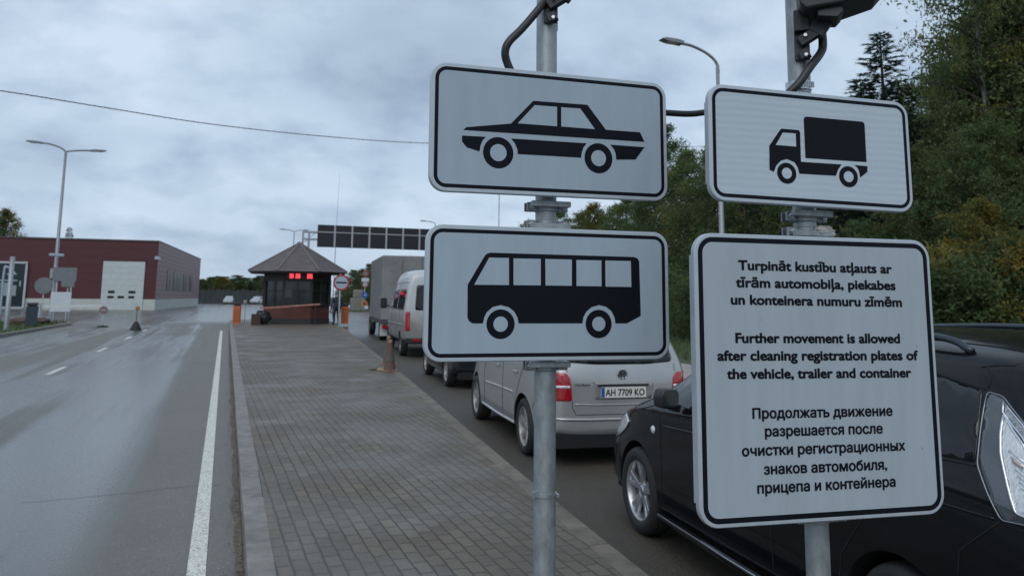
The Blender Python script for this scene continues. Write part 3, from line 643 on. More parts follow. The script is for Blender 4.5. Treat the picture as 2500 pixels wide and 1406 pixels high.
def wheel(parent, x, a, r, w, rimr, side, spokes, m, name='wheel', style=5):
    e = bpy.data.objects.new(name, None); C.objects.link(e); e.parent = parent; e.location = (x, a, r)
    s = side
    prof = [(rimr - .005, -w * .5 + .02), (rimr + .012, -w * .5 + .005), (r - .045, -w * .5 - .004), (r - .016, -w * .5 + .012), (r - .002, -w * .5 + .035), (r, -w * .25), (r - .006, -w * .24), (r, -w * .2), (r, w * .2), (r, w * .5 - .035), (r - .045, w * .5), (rimr, w * .5 - .01)]
    MB().lathe([(a_, b_ * -s if False else b_ * (1 if s < 0 else -1)) for a_, b_ in prof], 56, 'X').build('tyre', RUBBER, e, 50)
    q = 1 if s < 0 else -1
    rb = MB().lathe([(rimr - .02, q * w * .4), (rimr - .02, q * (-w * .5 + .05)), (rimr - .008, q * (-w * .5 + .016)), (rimr + .006, q * (-w * .5 + .012)), (rimr + .006, q * (-w * .5 + .03))], 48, 'X')
    rb.lathe([(0, q * (-w * .5 + .035)), (.028, q * (-w * .5 + .035)), (.034, q * (-w * .5 + .042)), (.07, q * (-w * .5 + .05)), (.075, q * (-w * .5 + .09))], 24, 'X')
    for k in range(spokes):
        a0 = 2 * PI * k / spokes + .3
        for da in ((-.13, .13) if style == 2 else (0,)):
            wd = .018 if style == 2 else .03
            b0, b1 = a0 + da * .6, a0 + da * 1.35
            p0 = Vector((q * (-w * .5 + .048), math.cos(b0) * .05, math.sin(b0) * .05)); p1 = Vector((q * (-w * .5 + .030), math.cos(b1) * (rimr - .006), math.sin(b1) * (rimr - .006)))
            dr = (p1 - p0).normalized(); nx = Vector((1, 0, 0)); sd = dr.cross(nx).normalized()
            vs = [];
            for p, ww in ((p0, wd * .9), (p1, wd * 1.15)):
                vs += [p - sd * ww - nx * q * .004, p + sd * ww - nx * q * .004, p + sd * ww * 1.2 + nx * q * .025, p - sd * ww * 1.2 + nx * q * .025]
            rb.add(vs, [(0, 1, 2, 3), (4, 7, 6, 5), (0, 4, 5, 1), (1, 5, 6, 2), (2, 6, 7, 3), (3, 7, 4, 0)])
    rb.build('rim', m, e, 35, bevel=.004)
    MB().lathe([(0, q * -.02), (rimr - .03, q * -.02)], 32, 'X').build('brake_disc', mat('brake_steel', (.10, .09, .085), .5, .6), e)
    return e
def plate_text(parent, body, c, w, h, col, y):
    p = MB().prism(rounded(w, h, .008, 3, c[0], c[1]), y, y - .004).build('number_plate', mat('plate_white', (.62, .62, .58), .4), parent)
    MB().add([(c[0] - w / 2 + .004, y - .0048, c[1] - h / 2 + .004), (c[0] - w / 2 + .044, y - .0048, c[1] - h / 2 + .004), (c[0] - w / 2 + .044, y - .0048, c[1] + h / 2 - .004), (c[0] - w / 2 + .004, y - .0048, c[1] + h / 2 - .004)], [(0, 1, 2, 3)]).build('band', mat('plate_blue', (.02, .08, .28), .4), p, fix=False)
    q = MB(); put_text(q, body, c[0] - w / 2 + .055, c[0] + w / 2 - .02, c[1] - .036, c[1] - .036, y - .0052, .072, .0022); q.build('lettering', BLKFILM, p, fix=False)
HEAD = R(5.3)
def park(t, contact, hw, head=HEAD):                # set a vehicle by where its left rear tyre meets the road
    r = Vector((math.cos(head), -math.sin(head), 0)); t.location = Vector((contact[0], contact[1], 0)) + r * hw; t.rotation_euler = (0, 0, -head)

def black_car():
    t = thing('estate_car', 'glossy black family car with roof rails, partly hidden by the text sign', 'car')
    st = [(-.86, .42, .84, .98, .66, .70, .56), (-.83, .36, .92, 1.14, .76, .775, .585), (-.72, .29, 1.00, 1.42, .82, .825, .60), (-.55, .26, 1.03, 1.575, .845, .85, .62), (-.3, .24, 1.045, 1.61, .86, .865, .64),
          (.3, .22, 1.05, 1.63, .868, .872, .65), (.9, .20, 1.035, 1.635, .868, .875, .65), (1.45, .20, 1.01, 1.615, .868, .872, .635), (1.85, .20, .99, 1.54, .868, .868, .60), (2.3, .20, .97, 1.30, .866, .86, .60), (2.68, .20, .955, 1.07, .862, .845, .64),
          (2.9, .21, .92, 1.0, .858, .822, .62), (3.2, .22, .83, .90, .84, .775, .56), (3.46, .25, .72, .77, .775, .69, .5), (3.6, .31, .60, .64, .66, .58, .42), (3.64, .38, .53, .56, .55, .5, .35)]
    b, bvh = loft('body', st, PBLACK, t, (0, 2.75), .365, .875)
    fl = MB()
    patch(bvh, round_poly([(2.42, 1.035), (1.62, 1.49), (1.0, 1.535), (.98, 1.06), (1.7, 1.03)], .04), 'L', .004, 'window', GLASS, t)
    patch(bvh, round_poly([(.90, 1.065), (.92, 1.535), (.14, 1.50), (.07, 1.12), (.3, 1.075)], .04), 'L', .0022, 'window', GLASS, t, .07, .002)
    patch(bvh, round_poly([(-.0, 1.13), (.05, 1.47), (-.115, 1.447), (-.352, 1.41), (-.385, 1.27), (-.40, 1.14)], .02), 'L', .0022, 'window', GLASS, t, .07, .002)
    patch(bvh, round_poly([(-.50, 1.12), (.50, 1.12), (.46, 1.42), (-.46, 1.42)], .06), 'R', .004, 'rear_window', GLASS, t)
    patch(bvh, round_poly([(-.62, 2.72), (.62, 2.72), (.50, 1.95), (-.50, 1.95)], .08), 'T', .004, 'windscreen', GLASS, t)
    lens = round_poly([(-.378, 1.405), (-.447, 1.395), (-.55, 1.312), (-.66, 1.18), (-.74, 1.05), (-.73, .97), (-.615, .968), (-.533, .962), (-.469, 1.056), (-.415, 1.135), (-.396, 1.277)], .018, 4)
    tl = patch(bvh, lens, 'L', .005, 'tail_lamp', SMOKELENS, t, .04); tl['label'] = 'smoked outer part of the left tail lamp'
    groove(bvh, [('L', lens + [lens[0]])], 'bezel', mat('dull_chrome', (.30, .32, .34), .3, .8), tl, .0028, .006)
    w1 = round_poly([(-.474, 1.33), (-.522, 1.281), (-.57, 1.237), (-.65, 1.13), (-.705, 1.03), (-.70, .99), (-.616, .997), (-.592, 1.002), (-.546, 1.094), (-.502, 1.188), (-.483, 1.26)], .010, 3)
    c1 = patch(bvh, w1, 'L', .0085, 'reflector', CLEARLENS, tl, .03, .004); groove(bvh, [('L', w1 + [w1[0]])], 'reflector_frame', CHROME, tl, .005, .009)
    rs = MB()
    for k in range(9):
        p0, _ = cast(bvh, (-.53 - .012 * k, 1.21 - .02 * k), 'L'); p1, _ = cast(bvh, (-.60 - .012 * k, 1.175 - .02 * k), 'L'); rs.tube([p0 + Vector((-.011, 0, 0)), p1 + Vector((-.011, 0, 0))], .003, 5)
    rs.build('reflector_fluting', CHROME, c1, True); patch(bvh, [(-.545, 1.185), (-.585, 1.165), (-.592, 1.15), (-.552, 1.168)], 'L', .013, 'bulb_tint', mat('bulb_amber', (.45, .36, .34), .3), c1, .03, .002)
    w2 = [(-.458, 1.374), (-.552, 1.302), (-.63, 1.20), (-.70, 1.09), (-.69, 1.075), (-.62, 1.19), (-.564, 1.258), (-.469, 1.336)]
    patch(bvh, w2, 'L', .009, 'reflector', mat('led_strip', (.34, .36, .38), .2, .4, .7, 120), tl, .03, .004); groove(bvh, [('L', w2 + [w2[0]])], 'reflector_frame', CHROME, tl, .0035, .010)
    tr2 = dup(tl, t); tr2.scale = (-1, 1, 1); tr2['label'] = 'smoked outer part of the right tail lamp'
    p, n = cast(bvh, (0, .80), 'R'); MB().prism(rounded(.52, .112, .01, 3, 0, .80), p.y - .012, p.y - .004).build('number_plate', mat('plate_white', (.62, .62, .58), .4), t)
    head = round_poly([(2.95, .80), (3.08, .845), (3.28, .80), (3.48, .69), (3.52, .62), (3.40, .60), (3.18, .66), (3.02, .73)], .03)
    hl = patch(bvh, head, 'L', .006, 'headlight', CLEARLENS, t, .05); groove(bvh, [('L', head + [head[0]])], 'bezel', CHROME, hl, .004, .006)
    groove(bvh, [('L', [(2.36, 1.0), (2.32, .80), (2.30, .50), (2.33, .30)]), ('L', [(.94, 1.56), (.94, .28)]), ('L', [(.02, 1.12), (.12, .95), (.20, .78), (.36, .58), (.42, .30)]), ('L', [(2.33, .30), (.42, .30)]),
                 ('L', [(.05, 1.475), (-.115, 1.452), (-.365, 1.415)]), ('L', [(-.372, 1.42), (-.36, 1.47), (-.32, 1.505)]), ('L', [(-.405, 1.13), (.06, 1.12)]), ('L', [(-.525, .955), (-.34, .80), (-.32, .66)]), ('L', [(-.54, .95), (-.80, .93)]), ('T', [(-.66, -.30), (-.62, -.42), (-.5, -.5), (.5, -.5)]),
                 ('L', [(2.45, .99), (2.9, .88), (2.97, .83)]), ('L', [(3.36, .6), (3.3, .5), (3.14, .45)]), ('T', [(-.50, 1.4), (-.53, .3), (-.5, -.45)])], 'panel_seam', SEAM, t, .004)
    groove(bvh, [('L', [(2.32, .865), (1.2, .93), (.2, .955), (-.5, .958)])], 'crease', PBLACK, t, .006, -.002)
    s = MB()
    s.tube([(-.862, 2.34, .235), (-.868, 1.4, .225), (-.862, .45, .225)], .032, 8); s.build('sill', PBLACK, t, True)
    s = MB(); s.tube([(-.889, 2.34, .252), (-.895, 1.4, .242), (-.889, .45, .242)], .004, 6); s.build('sill_trim', ALLOY, t, True)
    for sd in (-1, 1):
        rl = MB(); pts = smooth_path([(sd * .60, 1.5, 1.565), (sd * .60, 1.40, 1.60), (sd * .612, .7, 1.628), (sd * .612, -.02, 1.608), (sd * .60, -.20, 1.555)], 6); rl.tube(pts, .016, 10)
        rl.build('roof_rail', mat('rail_grey', (.05, .06, .075), .3, .5), t, True)
    # mirror
    m = MB().prism(round_poly([(-.07, -.062), (.06, -.066), (.075, .0), (.065, .062), (-.055, .066), (-.078, .02)], .03), -.045, .07)
    mo = m.build('mirror', BLKPL, t, 40, bevel=.02); mo.location = (-.965, 2.0, 1.095); mo.rotation_euler = (0, 0, R(8))
    g = MB().add([(x, -.0465, z) for x, z in round_poly([(-.056, -.050), (.050, -.054), (.062, .0), (.054, .050), (-.045, .054), (-.063, .016)], .022)], [tuple(range(30))]); g.build('mirror_glass', mat('mirror_glass', (.16, .19, .20), .06, .9), mo, fix=False)
    ar = MB(); ar.bar((-.87, 2.04, 1.02), (-.93, 2.02, 1.04), .07, .05); ar.build('mirror_arm', BLKPL, t, bevel=.01)
    rp = MB().lathe([(0, -.014), (.02, -.012), (.03, 0)], 20, 'X', (0, 0, 0)); p, n = cast(bvh, (2.45, .815), 'L'); ro = rp.build('side_repeater', CLEARLENS, t, True); ro.location = p
    for a in (0, 2.75):
        for sd in (-1, 1): wheel(t, sd * .765, a, .318, .205, .215, sd, 5, ALLOY, style=2)
    ub = MB().box((0, 1.3, .27), (1.45, 4.3, .14)); ub.build('underbody', SEAM, t)
    for sd in (-1, 1):                              # door handles
        hd = MB()
        for a in (1.12, .12): hd.bar((sd * .886, a, .93), (sd * .886, a + .17, .925), .03, .03)
        hd.build('door_handle', PBLACK, t, bevel=.01)
    park(t, (2.80, 2.74), .868); return t
black_car()

def silver_car():
    t = thing('silver_people_carrier', 'silver people carrier with a number plate, seen below the bus sign', 'car')
    st = [(-.84, .40, .74, .86, .56, .58, .50), (-.815, .34, .88, 1.02, .70, .705, .62), (-.76, .30, .98, 1.12, .75, .745, .64), (-.63, .27, 1.03, 1.40, .805, .80, .62), (-.42, .25, 1.035, 1.575, .85, .84, .62), (-.15, .23, 1.035, 1.625, .895, .89, .645),
          (.5, .21, 1.03, 1.645, .898, .893, .65), (1.1, .20, 1.01, 1.635, .898, .892, .645), (1.5, .20, .99, 1.60, .896, .89, .63), (1.9, .20, .975, 1.45, .894, .885, .60), (2.3, .20, .96, 1.19, .89, .875, .62), (2.55, .21, .95, 1.05, .885, .86, .64),
          (2.85, .22, .90, .985, .87, .83, .62), (3.15, .24, .81, .89, .84, .78, .56), (3.4, .28, .68, .75, .77, .70, .5), (3.53, .36, .56, .62, .64, .58, .42)]
    b, bvh = loft('body', st, PSILVER, t, (0, 2.678), .365, .895)
    patch(bvh, round_poly([(-.62, 1.085), (-.3, 1.062), (.3, 1.062), (.62, 1.085), (.59, 1.46), (-.59, 1.46)], .06), 'R', .005, 'rear_window', GLASS, t)
    for pl in ([(1.98, 1.02), (1.42, 1.47), (.98, 1.52), (.97, 1.05)], [(.90, 1.055), (.91, 1.52), (.02, 1.51), (-.02, 1.07)], [(-.08, 1.075), (-.05, 1.50), (-.42, 1.44), (-.42, 1.10)]): patch(bvh, round_poly(pl, .04), 'L', .004, 'window', GLASS, t)
    for s in (-1, 1):
        q = [(s * x, z) for x, z in ((.83, .69), (.575, .69), (.58, .80), (.59, .92), (.63, .975), (.83, .985))]
        l = patch(bvh, round_poly(q, .025), 'R', .006, 'tail_lamp', REDLENS, t, .04)
        q2 = [(s * x, z) for x, z in ((.83, .822), (.595, .822), (.597, .848), (.83, .848))]; patch(bvh, q2, 'R', .010, 'clear_strip', CLEARLENS, l, .04, .004)
    patch(bvh, round_poly([(-.115, .985), (-.62, .98), (-.66, .69)][0:1] + [(-.36, .875), (.36, .875), (.33, .70), (-.33, .70)], .03)[5:], 'R', .002, 'plate_recess', mat('recess_silver', (.30, .30, .29), .4, .5), t, .05, .004)
    p, n = cast(bvh, (0, .78), 'R')
    plate_text(t, "AH 7709 KO", (0, .775), .52, .112, None, p.y - .014)
    MB().box((0, p.y - .012, .85), (.58, .03, .018)).build('handle_strip', BLKPL, t, bevel=.004)
    # emblem: ring with strokes
    p, n = cast(bvh, (0, .955), 'R'); em = MB(); em.lathe([(.047, -.003), (.05, -.006), (.056, -.006), (.059, -.002)], 32, 'Y', (0, p.y - .006, .957))
    def stroke(a, b_): em.bar((a[0], p.y - .010, .957 + a[1]), (b_[0], p.y - .010, .957 + b_[1]), .006, .010)
    for s in (-1, 1):
        stroke((s * .020, .045), (s * .002, .006)); stroke((s * .043, .024), (s * .020, -.040)); stroke((s * .020, -.040), (s * .003, -.002))
    eo = em.build('emblem', CHROME, t); MB().lathe([(0, 0), (.05, 0)], 28, 'Y', (0, p.y - .004, .957)).build('emblem_ground', mat('emblem_dark', (.05, .055, .06), .3, .5), eo)
    bd = MB(); put_text(bd, "TOURAN", -.55, -.38, .845, .845, cast(bvh, (-.5, .86), 'R')[0].y - .012, .022, .0012); bd.build('badge', CHROME, t, fix=False)
    groove(bvh, [('R', [(-.575, .69), (-.57, .62), (-.53, .545), (.53, .545), (.57, .62), (.575, .69)]), ('L', [(.93, 1.54), (.93, .30)]), ('L', [(1.98, 1.02), (2.04, .8), (2.0, .3)]), ('L', [(-.04, 1.06), (.12, .82), (.30, .58), (.37, .30)]), ('L', [(-.72, .66), (-.37, .62), (-.33, .55)]), ('R', [(-.62, .985), (-.63, 1.06)]), ('R', [(.62, .985), (.63, 1.06)])], 'panel_seam', SEAM, t, .0035)
    groove(bvh, [('R', [(-.78, .505), (-.4, .495), (.4, .495), (.78, .505)])], 'bumper_strip', mat('silver_moulding', (.5, .5, .49), .3, .6), t, .014, .002)
    groove(bvh, [('R', [(-.55, .655), (-.3, .645), (.3, .645), (.55, .655)])], 'tailgate_crease', PSILVER, t, .009, 0)
    groove(bvh, [('L', [(1.95, .62), (.98, .645)]), ('L', [(.88, .648), (.42, .655)])], 'door_moulding', PSILVER, t, .014, .001)
    groove(bvh, [('L', [(2.2, .30), (1.2, .29), (.40, .30)])], 'sill_moulding', PSILVER, t, .018, .001)
    for a in (1.12, .20):
        p, n = cast(bvh, (a, .90), 'L'); h = MB(); h.bar((p.x - .014, a, .905), (p.x - .014, a + .16, .90), .022, .03); h.build('door_handle', PSILVER, t, bevel=.008)
    m = MB().prism(round_poly([(-.11, -.065), (.09, -.075), (.11, .05), (-.09, .07)], .04), -.05, .05).build('mirror', PSILVER, t, 40, bevel=.02); m.location = (-1.01, 1.82, 1.05)
    for a in (0, 2.678):
        for s in (-1, 1): wheel(t, s * .79, a, .316, .205, .215, s, 6, DIRTYALLOY)
    MB().box((0, 1.3, .27), (1.45, 4.2, .14)).build('underbody', SEAM, t); MB().box((0, -.72, .33), (1.15, .10, .09)).build('bumper_underside', SEAM, t, bevel=.02)
    park(t, (3.36, 8.56), .84, R(6.0)); return t
SILVER = silver_car()

def dark_car():
    t = thing('dark_hatchback', 'dark car queueing between the silver car and the white van', 'car')
    st = [(-.66, .38, .74, .85, .68, .72, .6), (-.62, .3, .92, 1.05, .8, .8, .64), (-.5, .26, .98, 1.32, .84, .83, .6), (-.3, .23, .98, 1.43, .855, .845, .6), (.2, .2, .97, 1.48, .86, .85, .61), (.9, .2, .95, 1.48, .86, .85, .6), (1.4, .2, .93, 1.38, .86, .845, .57), (1.9, .2, .91, 1.1, .855, .83, .58), (2.2, .2, .88, .96, .85, .81, .6), (2.7, .23, .78, .85, .82, .75, .54), (3.0, .27, .66, .72, .74, .66, .46), (3.12, .36, .54, .6, .6, .54, .4)]
    b, bvh = loft('body', st, PGREY, t, (0, 2.46), .36, .86)
    for pl in ([(1.6, .98), (1.15, 1.33), (.75, 1.38), (.74, 1.0)], [(.68, 1.0), (.69, 1.38), (-.1, 1.34), (-.3, 1.03)]): patch(bvh, round_poly(pl, .04), 'L', .004, 'window', GLASS, t)
    patch(bvh, round_poly([(-.6, 1.03), (.6, 1.03), (.54, 1.34), (-.54, 1.34)], .05), 'R', .004, 'rear_window', GLASS, t)
    for s in (-1, 1): patch(bvh, [(s * .84, .74), (s * .66, .74), (s * .68, .92), (s * .84, .95)], 'R', .006, 'tail_lamp', REDLENS, t, .05)
    groove(bvh, [('L', [(.71, 1.4), (.71, .3)]), ('L', [(1.62, .97), (1.66, .3)])], 'panel_seam', SEAM, t)
    for a in (0, 2.46):
        for s in (-1, 1): wheel(t, s * .755, a, .315, .19, .205, s, 6, DIRTYALLOY)
    MB().box((0, 1.1, .26), (1.4, 3.5, .14)).build('underbody', SEAM, t)
    park(t, (4.28, 15.43), .86, R(4.6)); return t
dark_car()

def white_van():
    t = thing('white_van', 'dusty white high roof passenger van beside the traffic cone', 'van')
    st = [(-1.05, .55, 1.15, 1.35, .86, .88, .80), (-1.03, .48, 1.3, 2.35, .9, .93, .76), (-.95, .46, 1.32, 2.52, .945, .955, .74), (-.6, .44, 1.32, 2.60, .96, .965, .74), (.5, .42, 1.32, 2.62, .965, .97, .745), (2.2, .42, 1.32, 2.61, .965, .97, .745), (2.75, .42, 1.3, 2.5, .965, .965, .72), (3.2, .42, 1.28, 2.12, .96, .955, .70), (3.7, .43, 1.24, 1.55, .95, .92, .72), (3.95, .45, 1.16, 1.28, .93, .88, .7), (4.25, .48, .98, 1.08, .88, .8, .6), (4.42, .55, .8, .9, .78, .7, .5)]
    b, bvh = loft('body', st, VANPAINT, t, (0, 3.55), .40, .955)
    for pl in ([(3.55, 1.38), (3.0, 1.98), (2.55, 2.02), (2.53, 1.36)], [(2.3, 1.38), (2.3, 2.0), (1.05, 2.0), (1.05, 1.38)], [(.9, 1.38), (.9, 2.0), (-.72, 2.0), (-.72, 1.38)]): patch(bvh, round_poly(pl, .07), 'L', .006, 'window', GLASS, t, .12)
    for s in (-1, 1):
        patch(bvh, round_poly([(s * .10, 1.38), (s * .66, 1.38), (s * .62, 2.12), (s * .10, 2.12)], .08), 'R', .006, 'rear_window', GLASS, t, .12)
        l = patch(bvh, round_poly([(s * .93, .78), (s * .80, .78), (s * .80, 1.34), (s * .93, 1.34)], .03), 'R', .010, 'tail_lamp', REDLENS, t, .06)
    groove(bvh, [('R', [(0, .55), (0, 2.4)]), ('L', [(2.42, 2.2), (2.42, .5)]), ('L', [(1.0, 2.2), (1.0, .5)])], 'panel_seam', SEAM, t, .006)
    groove(bvh, [('L', [(-.9, .95), (4.0, .92)]), ('L', [(-.8, 2.22), (2.3, 2.22)])], 'side_moulding', VANPAINT, t, .02)
    MB().box((0, -1.08, .50), (1.86, .12, .16)).build('bumper', BLKPL, t, bevel=.03); MB().box((-.6, -1.145, .52), (.22, .02, .07)).build('reflector', REDLENS, t, bevel=.005)
    MB().box((.2, -1.06, .92), (.52, .03, .12)).build('number_plate', mat('plate_white', (.62, .62, .58), .4), t)
    for s in (-1, 1):
        m = MB().prism(round_poly([(-.11, -.18), (.11, -.18), (.11, .18), (-.11, .18)], .06), -.06, .05).build('mirror', BLKPL, t, 40, bevel=.02); m.location = (s * 1.16, 3.35, 1.55)
        MB().bar((s * .95, 3.4, 1.45), (s * 1.12, 3.35, 1.47), .06, .05).build('mirror_arm', BLKPL, t)
    for a in (0, 3.55):
        for s in (-1, 1): wheel(t, s * .85, a, .345, .21, .21, s, 5, mat('steel_rim', (.20, .19, .18), .5, .5))
    MB().box((0, 1.6, .5), (1.6, 5.0, .2)).build('underbody', SEAM, t)
    park(t, (5.15, 23.76), .96, R(5.6)); return t
white_van()

def box_lorry():
    t = thing('lorry', 'lorry with a tall grey tarpaulin box, ahead of the white van', 'lorry')
    TARP = mat('grey_tarpaulin', (.19, .198, .198), .75, 0, .22, 1.4, .3, 4)
    b = MB().box((0, 1.75, 2.13), (2.45, 5.6, 2.62)); o = b.build('tarpaulin_box', TARP, t, bevel=.06)
    s = MB()
    for i in range(9):
        for x in (-1, 1): s.bar((x * 1.232, -.9 + i * .66, .86), (x * 1.232, -.9 + i * .66, 3.4), .012, .03)
    for x in (-1, 1): s.bar((x * .4, -1.062, .9), (x * .4, -1.062, 3.38), .02, .02)
    s.build('strap', mat('tarp_strap', (.10, .105, .11), .7), t)
    MB().box((0, 1.75, .76), (2.40, 5.6, .12)).build('load_bed', mat('bed_steel', (.07, .07, .075), .6, .3), t, bevel=.01)
    MB().bar((-.42, -1.0, .58), (-.42, 6.2, .58), .1, .22).bar((.42, -1.0, .58), (.42, 6.2, .58), .1, .22).build('chassis', SEAM, t)
    MB().box((0, -1.0, .55), (2.3, .1, .14)).build('rear_bumper', BLKPL, t, bevel=.01)
    for x in (-1, 1): MB().box((x * .95, -1.07, .57), (.36, .04, .12)).build('tail_lamp', REDLENS, t, bevel=.005)
    MB().box((-.95, -.75, .45), (.5, .02, .5)).build('mud_flap', mat('flap_white', (.5, .5, .5), .7), t)
    cab = MB().prism([(4.72, .55), (6.35, .55), (6.4, 1.35), (6.15, 2.45), (4.72, 2.5)], -1.08, 1.08)
    cab.v = [(y, x, z) for x, y, z in cab.v]; cab.build('cab', PWHITE, t, bevel=.06)
    MB().add([(-1.084, 5.15, 1.45), (-1.084, 6.1, 1.42), (-1.084, 5.98, 2.15), (-1.084, 5.15, 2.2)], [(0, 1, 2, 3)]).build('window', GLASS, t)
    for a in (0, 4.6 + .8):
        for x in (-1, 1): wheel(t, x * 1.02, a, .44, .28, .27, x, 8, mat('steel_rim', (.20, .19, .18), .5, .5))
    park(t, (6.2, 32.6), 1.16, R(5.6)); return t
box_lorry()
# far vehicles, copies of the silver car
for i, (u, v, hd, lab) in enumerate(((561, 743, R(172), 'small pale car far off in the yard, nearer the red building'), (632, 743, R(160), 'small pale car far off in the yard just left of the booth'))):
    c = dup(SILVER); p = ground(u, v); c.location = p; c.rotation_euler = (0, 0, hd); c['label'] = lab; c['group'] = 'pale cars parked far off in the yard'; c.name = 'far_car'

# ------------------------------------------------------------------ cones, bags and litter on the island
def cone(p, label, tilt=0.):
    t = thing('traffic_cone', label, 'traffic cone', p, .2, 'traffic cones on the kerb edge'); t.scale = (.84, .84, .92)
    CO = mat('faded_cone', (.135, .066, .048), .8, 0, .5, 7, col2=(.085, .066, .056)); BA = mat('pale_cone_base', (.25, .15, .115), .8, 0, .3, 6)
    MB().slab(rounded(.40, .40, .05), 0, .035).build('base', BA, t, bevel=.012)
    MB().lathe([(.165, .035), (.155, .06), (.05, .70), (.036, .705), (.03, .70)], 28).build('cone_body', CO, t, 40)
    MB().lathe([(.1275, .24), (.1305, .24), (.1005, .43), (.0975, .43)], 28).build('band', mat('dirty_band', (.09, .08, .072), .7, 0, .4, 12), t, 40)
    MB().lathe([(.0525, .69), (.055, .69), (.048, .745), (.03, .75), (0, .75)], 20).build('tip', mat('cone_tip', (.26, .20, .11), .7), t, 40)
    t.rotation_euler = (tilt, 0, .2); return t
p = ground(951, 906, .12); cone((p.x, p.y, .12), 'faded orange traffic cone, the whole one standing nearest on the kerb')
p = ground(938, 893, .12); cone((p.x + .16, p.y + .35, .12), 'dirty traffic cone half hidden behind the faded orange cone')
p = ground(929, 905, .12); tag(lump('wrapper', (p.x, p.y, .145), .07, .05, .03, mat('yellow_litter', (.38, .33, .16), .7, 0, .3, 20), 7., .5), 'crumpled yellowish wrapper lying left of the traffic cone', 'litter')
p = ground(914, 903, .12); tag(lump('clod', (p.x, p.y, .135), .10, .07, .02, mat('mud', (.10, .075, .05), .9, 0, .3, 20), 9., .5), 'dark muddy clod on the paving left of the wrapper', 'clod')

# ------------------------------------------------------------------ booth
def octagon(r, rot=22.5): return [(r * math.cos(R(rot + 45 * i)), r * math.sin(R(rot + 45 * i))) for i in range(8)]
BC = ground(722, 792, .12); BC = Vector((BC.x, 49.6, .12)); BC.x = at(722, 792, 49.6).x
def booth():
    t = thing('booth', 'octagonal checkpoint booth with a dark tiled roof at the end of the island', 'booth', BC, R(-4.5))
    TILE = mat('roof_tile', (.115, .098, .098), .7, 0, .25, 3, .3, 12); DARK = mat('dark_timber', (.020, .016, .014), .6, 0, .3, 6); BR = mat('red_board', (.105, .034, .026), .7, 0, .2, 4)
    rb = 2.1
    MB().slab(octagon(rb), .0, .32).build('plinth', mat('dark_plinth', (.035, .035, .036), .8, 0, .3, 8), t)
    w = MB(); w.slab(octagon(rb - .03), .32, 1.05); w.build('wall', BR, t)
    s = MB().slab(octagon(rb + .05), 1.05, 1.12); s.build('sill', DARK, t, bevel=.01)
    g = MB().slab(octagon(rb - .12), 1.12, 2.52); g.build('glazing', mat('booth_glass', (.02, .024, .024), .08, spec=.6), t)
    fr = MB()
    oc = octagon(rb - .04)
    for i in range(8):
        a, b_ = Vector(oc[i]), Vector(oc[(i + 1) % 8]); fr.bar((a.x, a.y, 1.1), (a.x, a.y, 2.6), .16, .16)
        for k in (.5,):
            m = a.lerp(b_, k); fr.bar((m.x, m.y, 1.12), (m.x, m.y, 2.5), .06, .06)
        fr.bar((a.x, a.y, 1.95), (b_.x, b_.y, 1.95), .05, .05)
    fr.build('window_frame', DARK, t)
    MB().slab(octagon(rb + .02), 2.5, 3.02).build('fascia', mat('fascia_brown', (.035, .027, .024), .6), t)
    MB().slab(octagon(2.98), 2.96, 3.06).build('eaves', DARK, t)
    oc = octagon(3.1); rf = MB()
    rf.add([(x, y, 3.05) for x, y in oc] + [(x, y, 3.10) for x, y in oc] + [(0, 0, 4.86)], [(i, (i + 1) % 8, 8 + (i + 1) % 8, 8 + i) for i in range(8)] + [(8 + i, 8 + (i + 1) % 8, 16) for i in range(8)] + [tuple(range(7, -1, -1))]); roof = rf.build('roof', TILE, t)
    rg = MB()
    for x, y in oc: rg.tube([(x, y, 3.12), (0, 0, 4.88)], .055, 8)
    rg.lathe([(.22, 4.78), (.12, 4.93), (0, 4.96)], 16); rg.build('ridge_tile', mat('ridge', (.155, .135, .135), .7), roof)
    cr = MB()
    for i in range(8):                               # tile courses
        a, b_ = Vector((*oc[i], 3.10)), Vector((*oc[(i + 1) % 8], 3.10)); ap = Vector((0, 0, 4.86)); n = (b_ - a).cross(ap - a).normalized()
        for k in range(1, 15):
            q = k / 15; cr.bar(a.lerp(ap, q) + n * .008, b_.lerp(ap, q) + n * .008, .02, .02)
    cr.build('tile_course', TILE, roof)
    # lit display under the eaves
    d = MB().box((.05, -1.98, 2.80), (1.55, .10, .34)).build('display', BLKPL, t, bevel=.01)
    RED = mat('red_led', (.5, .01, .02), .4, emit=(1., .07, .10, 2.6))
    for x, wd in ((-.38, .24), (-.02, .28), (.66, .32)):
        q = MB()
        for i in range(4):
            for j in range(5): q.box((x + (i - 1.5) * wd / 4, -2.034, 2.80 + (j - 2) * .055), (wd / 4 * .62, .008, .034))
        q.build('lamp_cluster', RED, d)
    rl = MB(); a, b_ = Vector((-2.0, -2.55, .92)), Vector((1.3, -2.45, 1.18)); rl.bar(a, b_, .07, .10); rl.build('rail', mat('faded_red_rail', (.36, .17, .14), .6, 0, .3, 5), t)
    l2 = MB().bar((-1.75, -2.54, 0), (-1.75, -2.54, .94), .06, .06).bar((1.05, -2.46, 0), (1.05, -2.46, 1.16), .06, .06); l2.build('rail_post', DARK, t)
    MB().box((-.55, -1.93, 1.9), (.5, .04, .75)).build('notice', mat('booth_notice', (.05, .06, .055), .5), t)
booth()
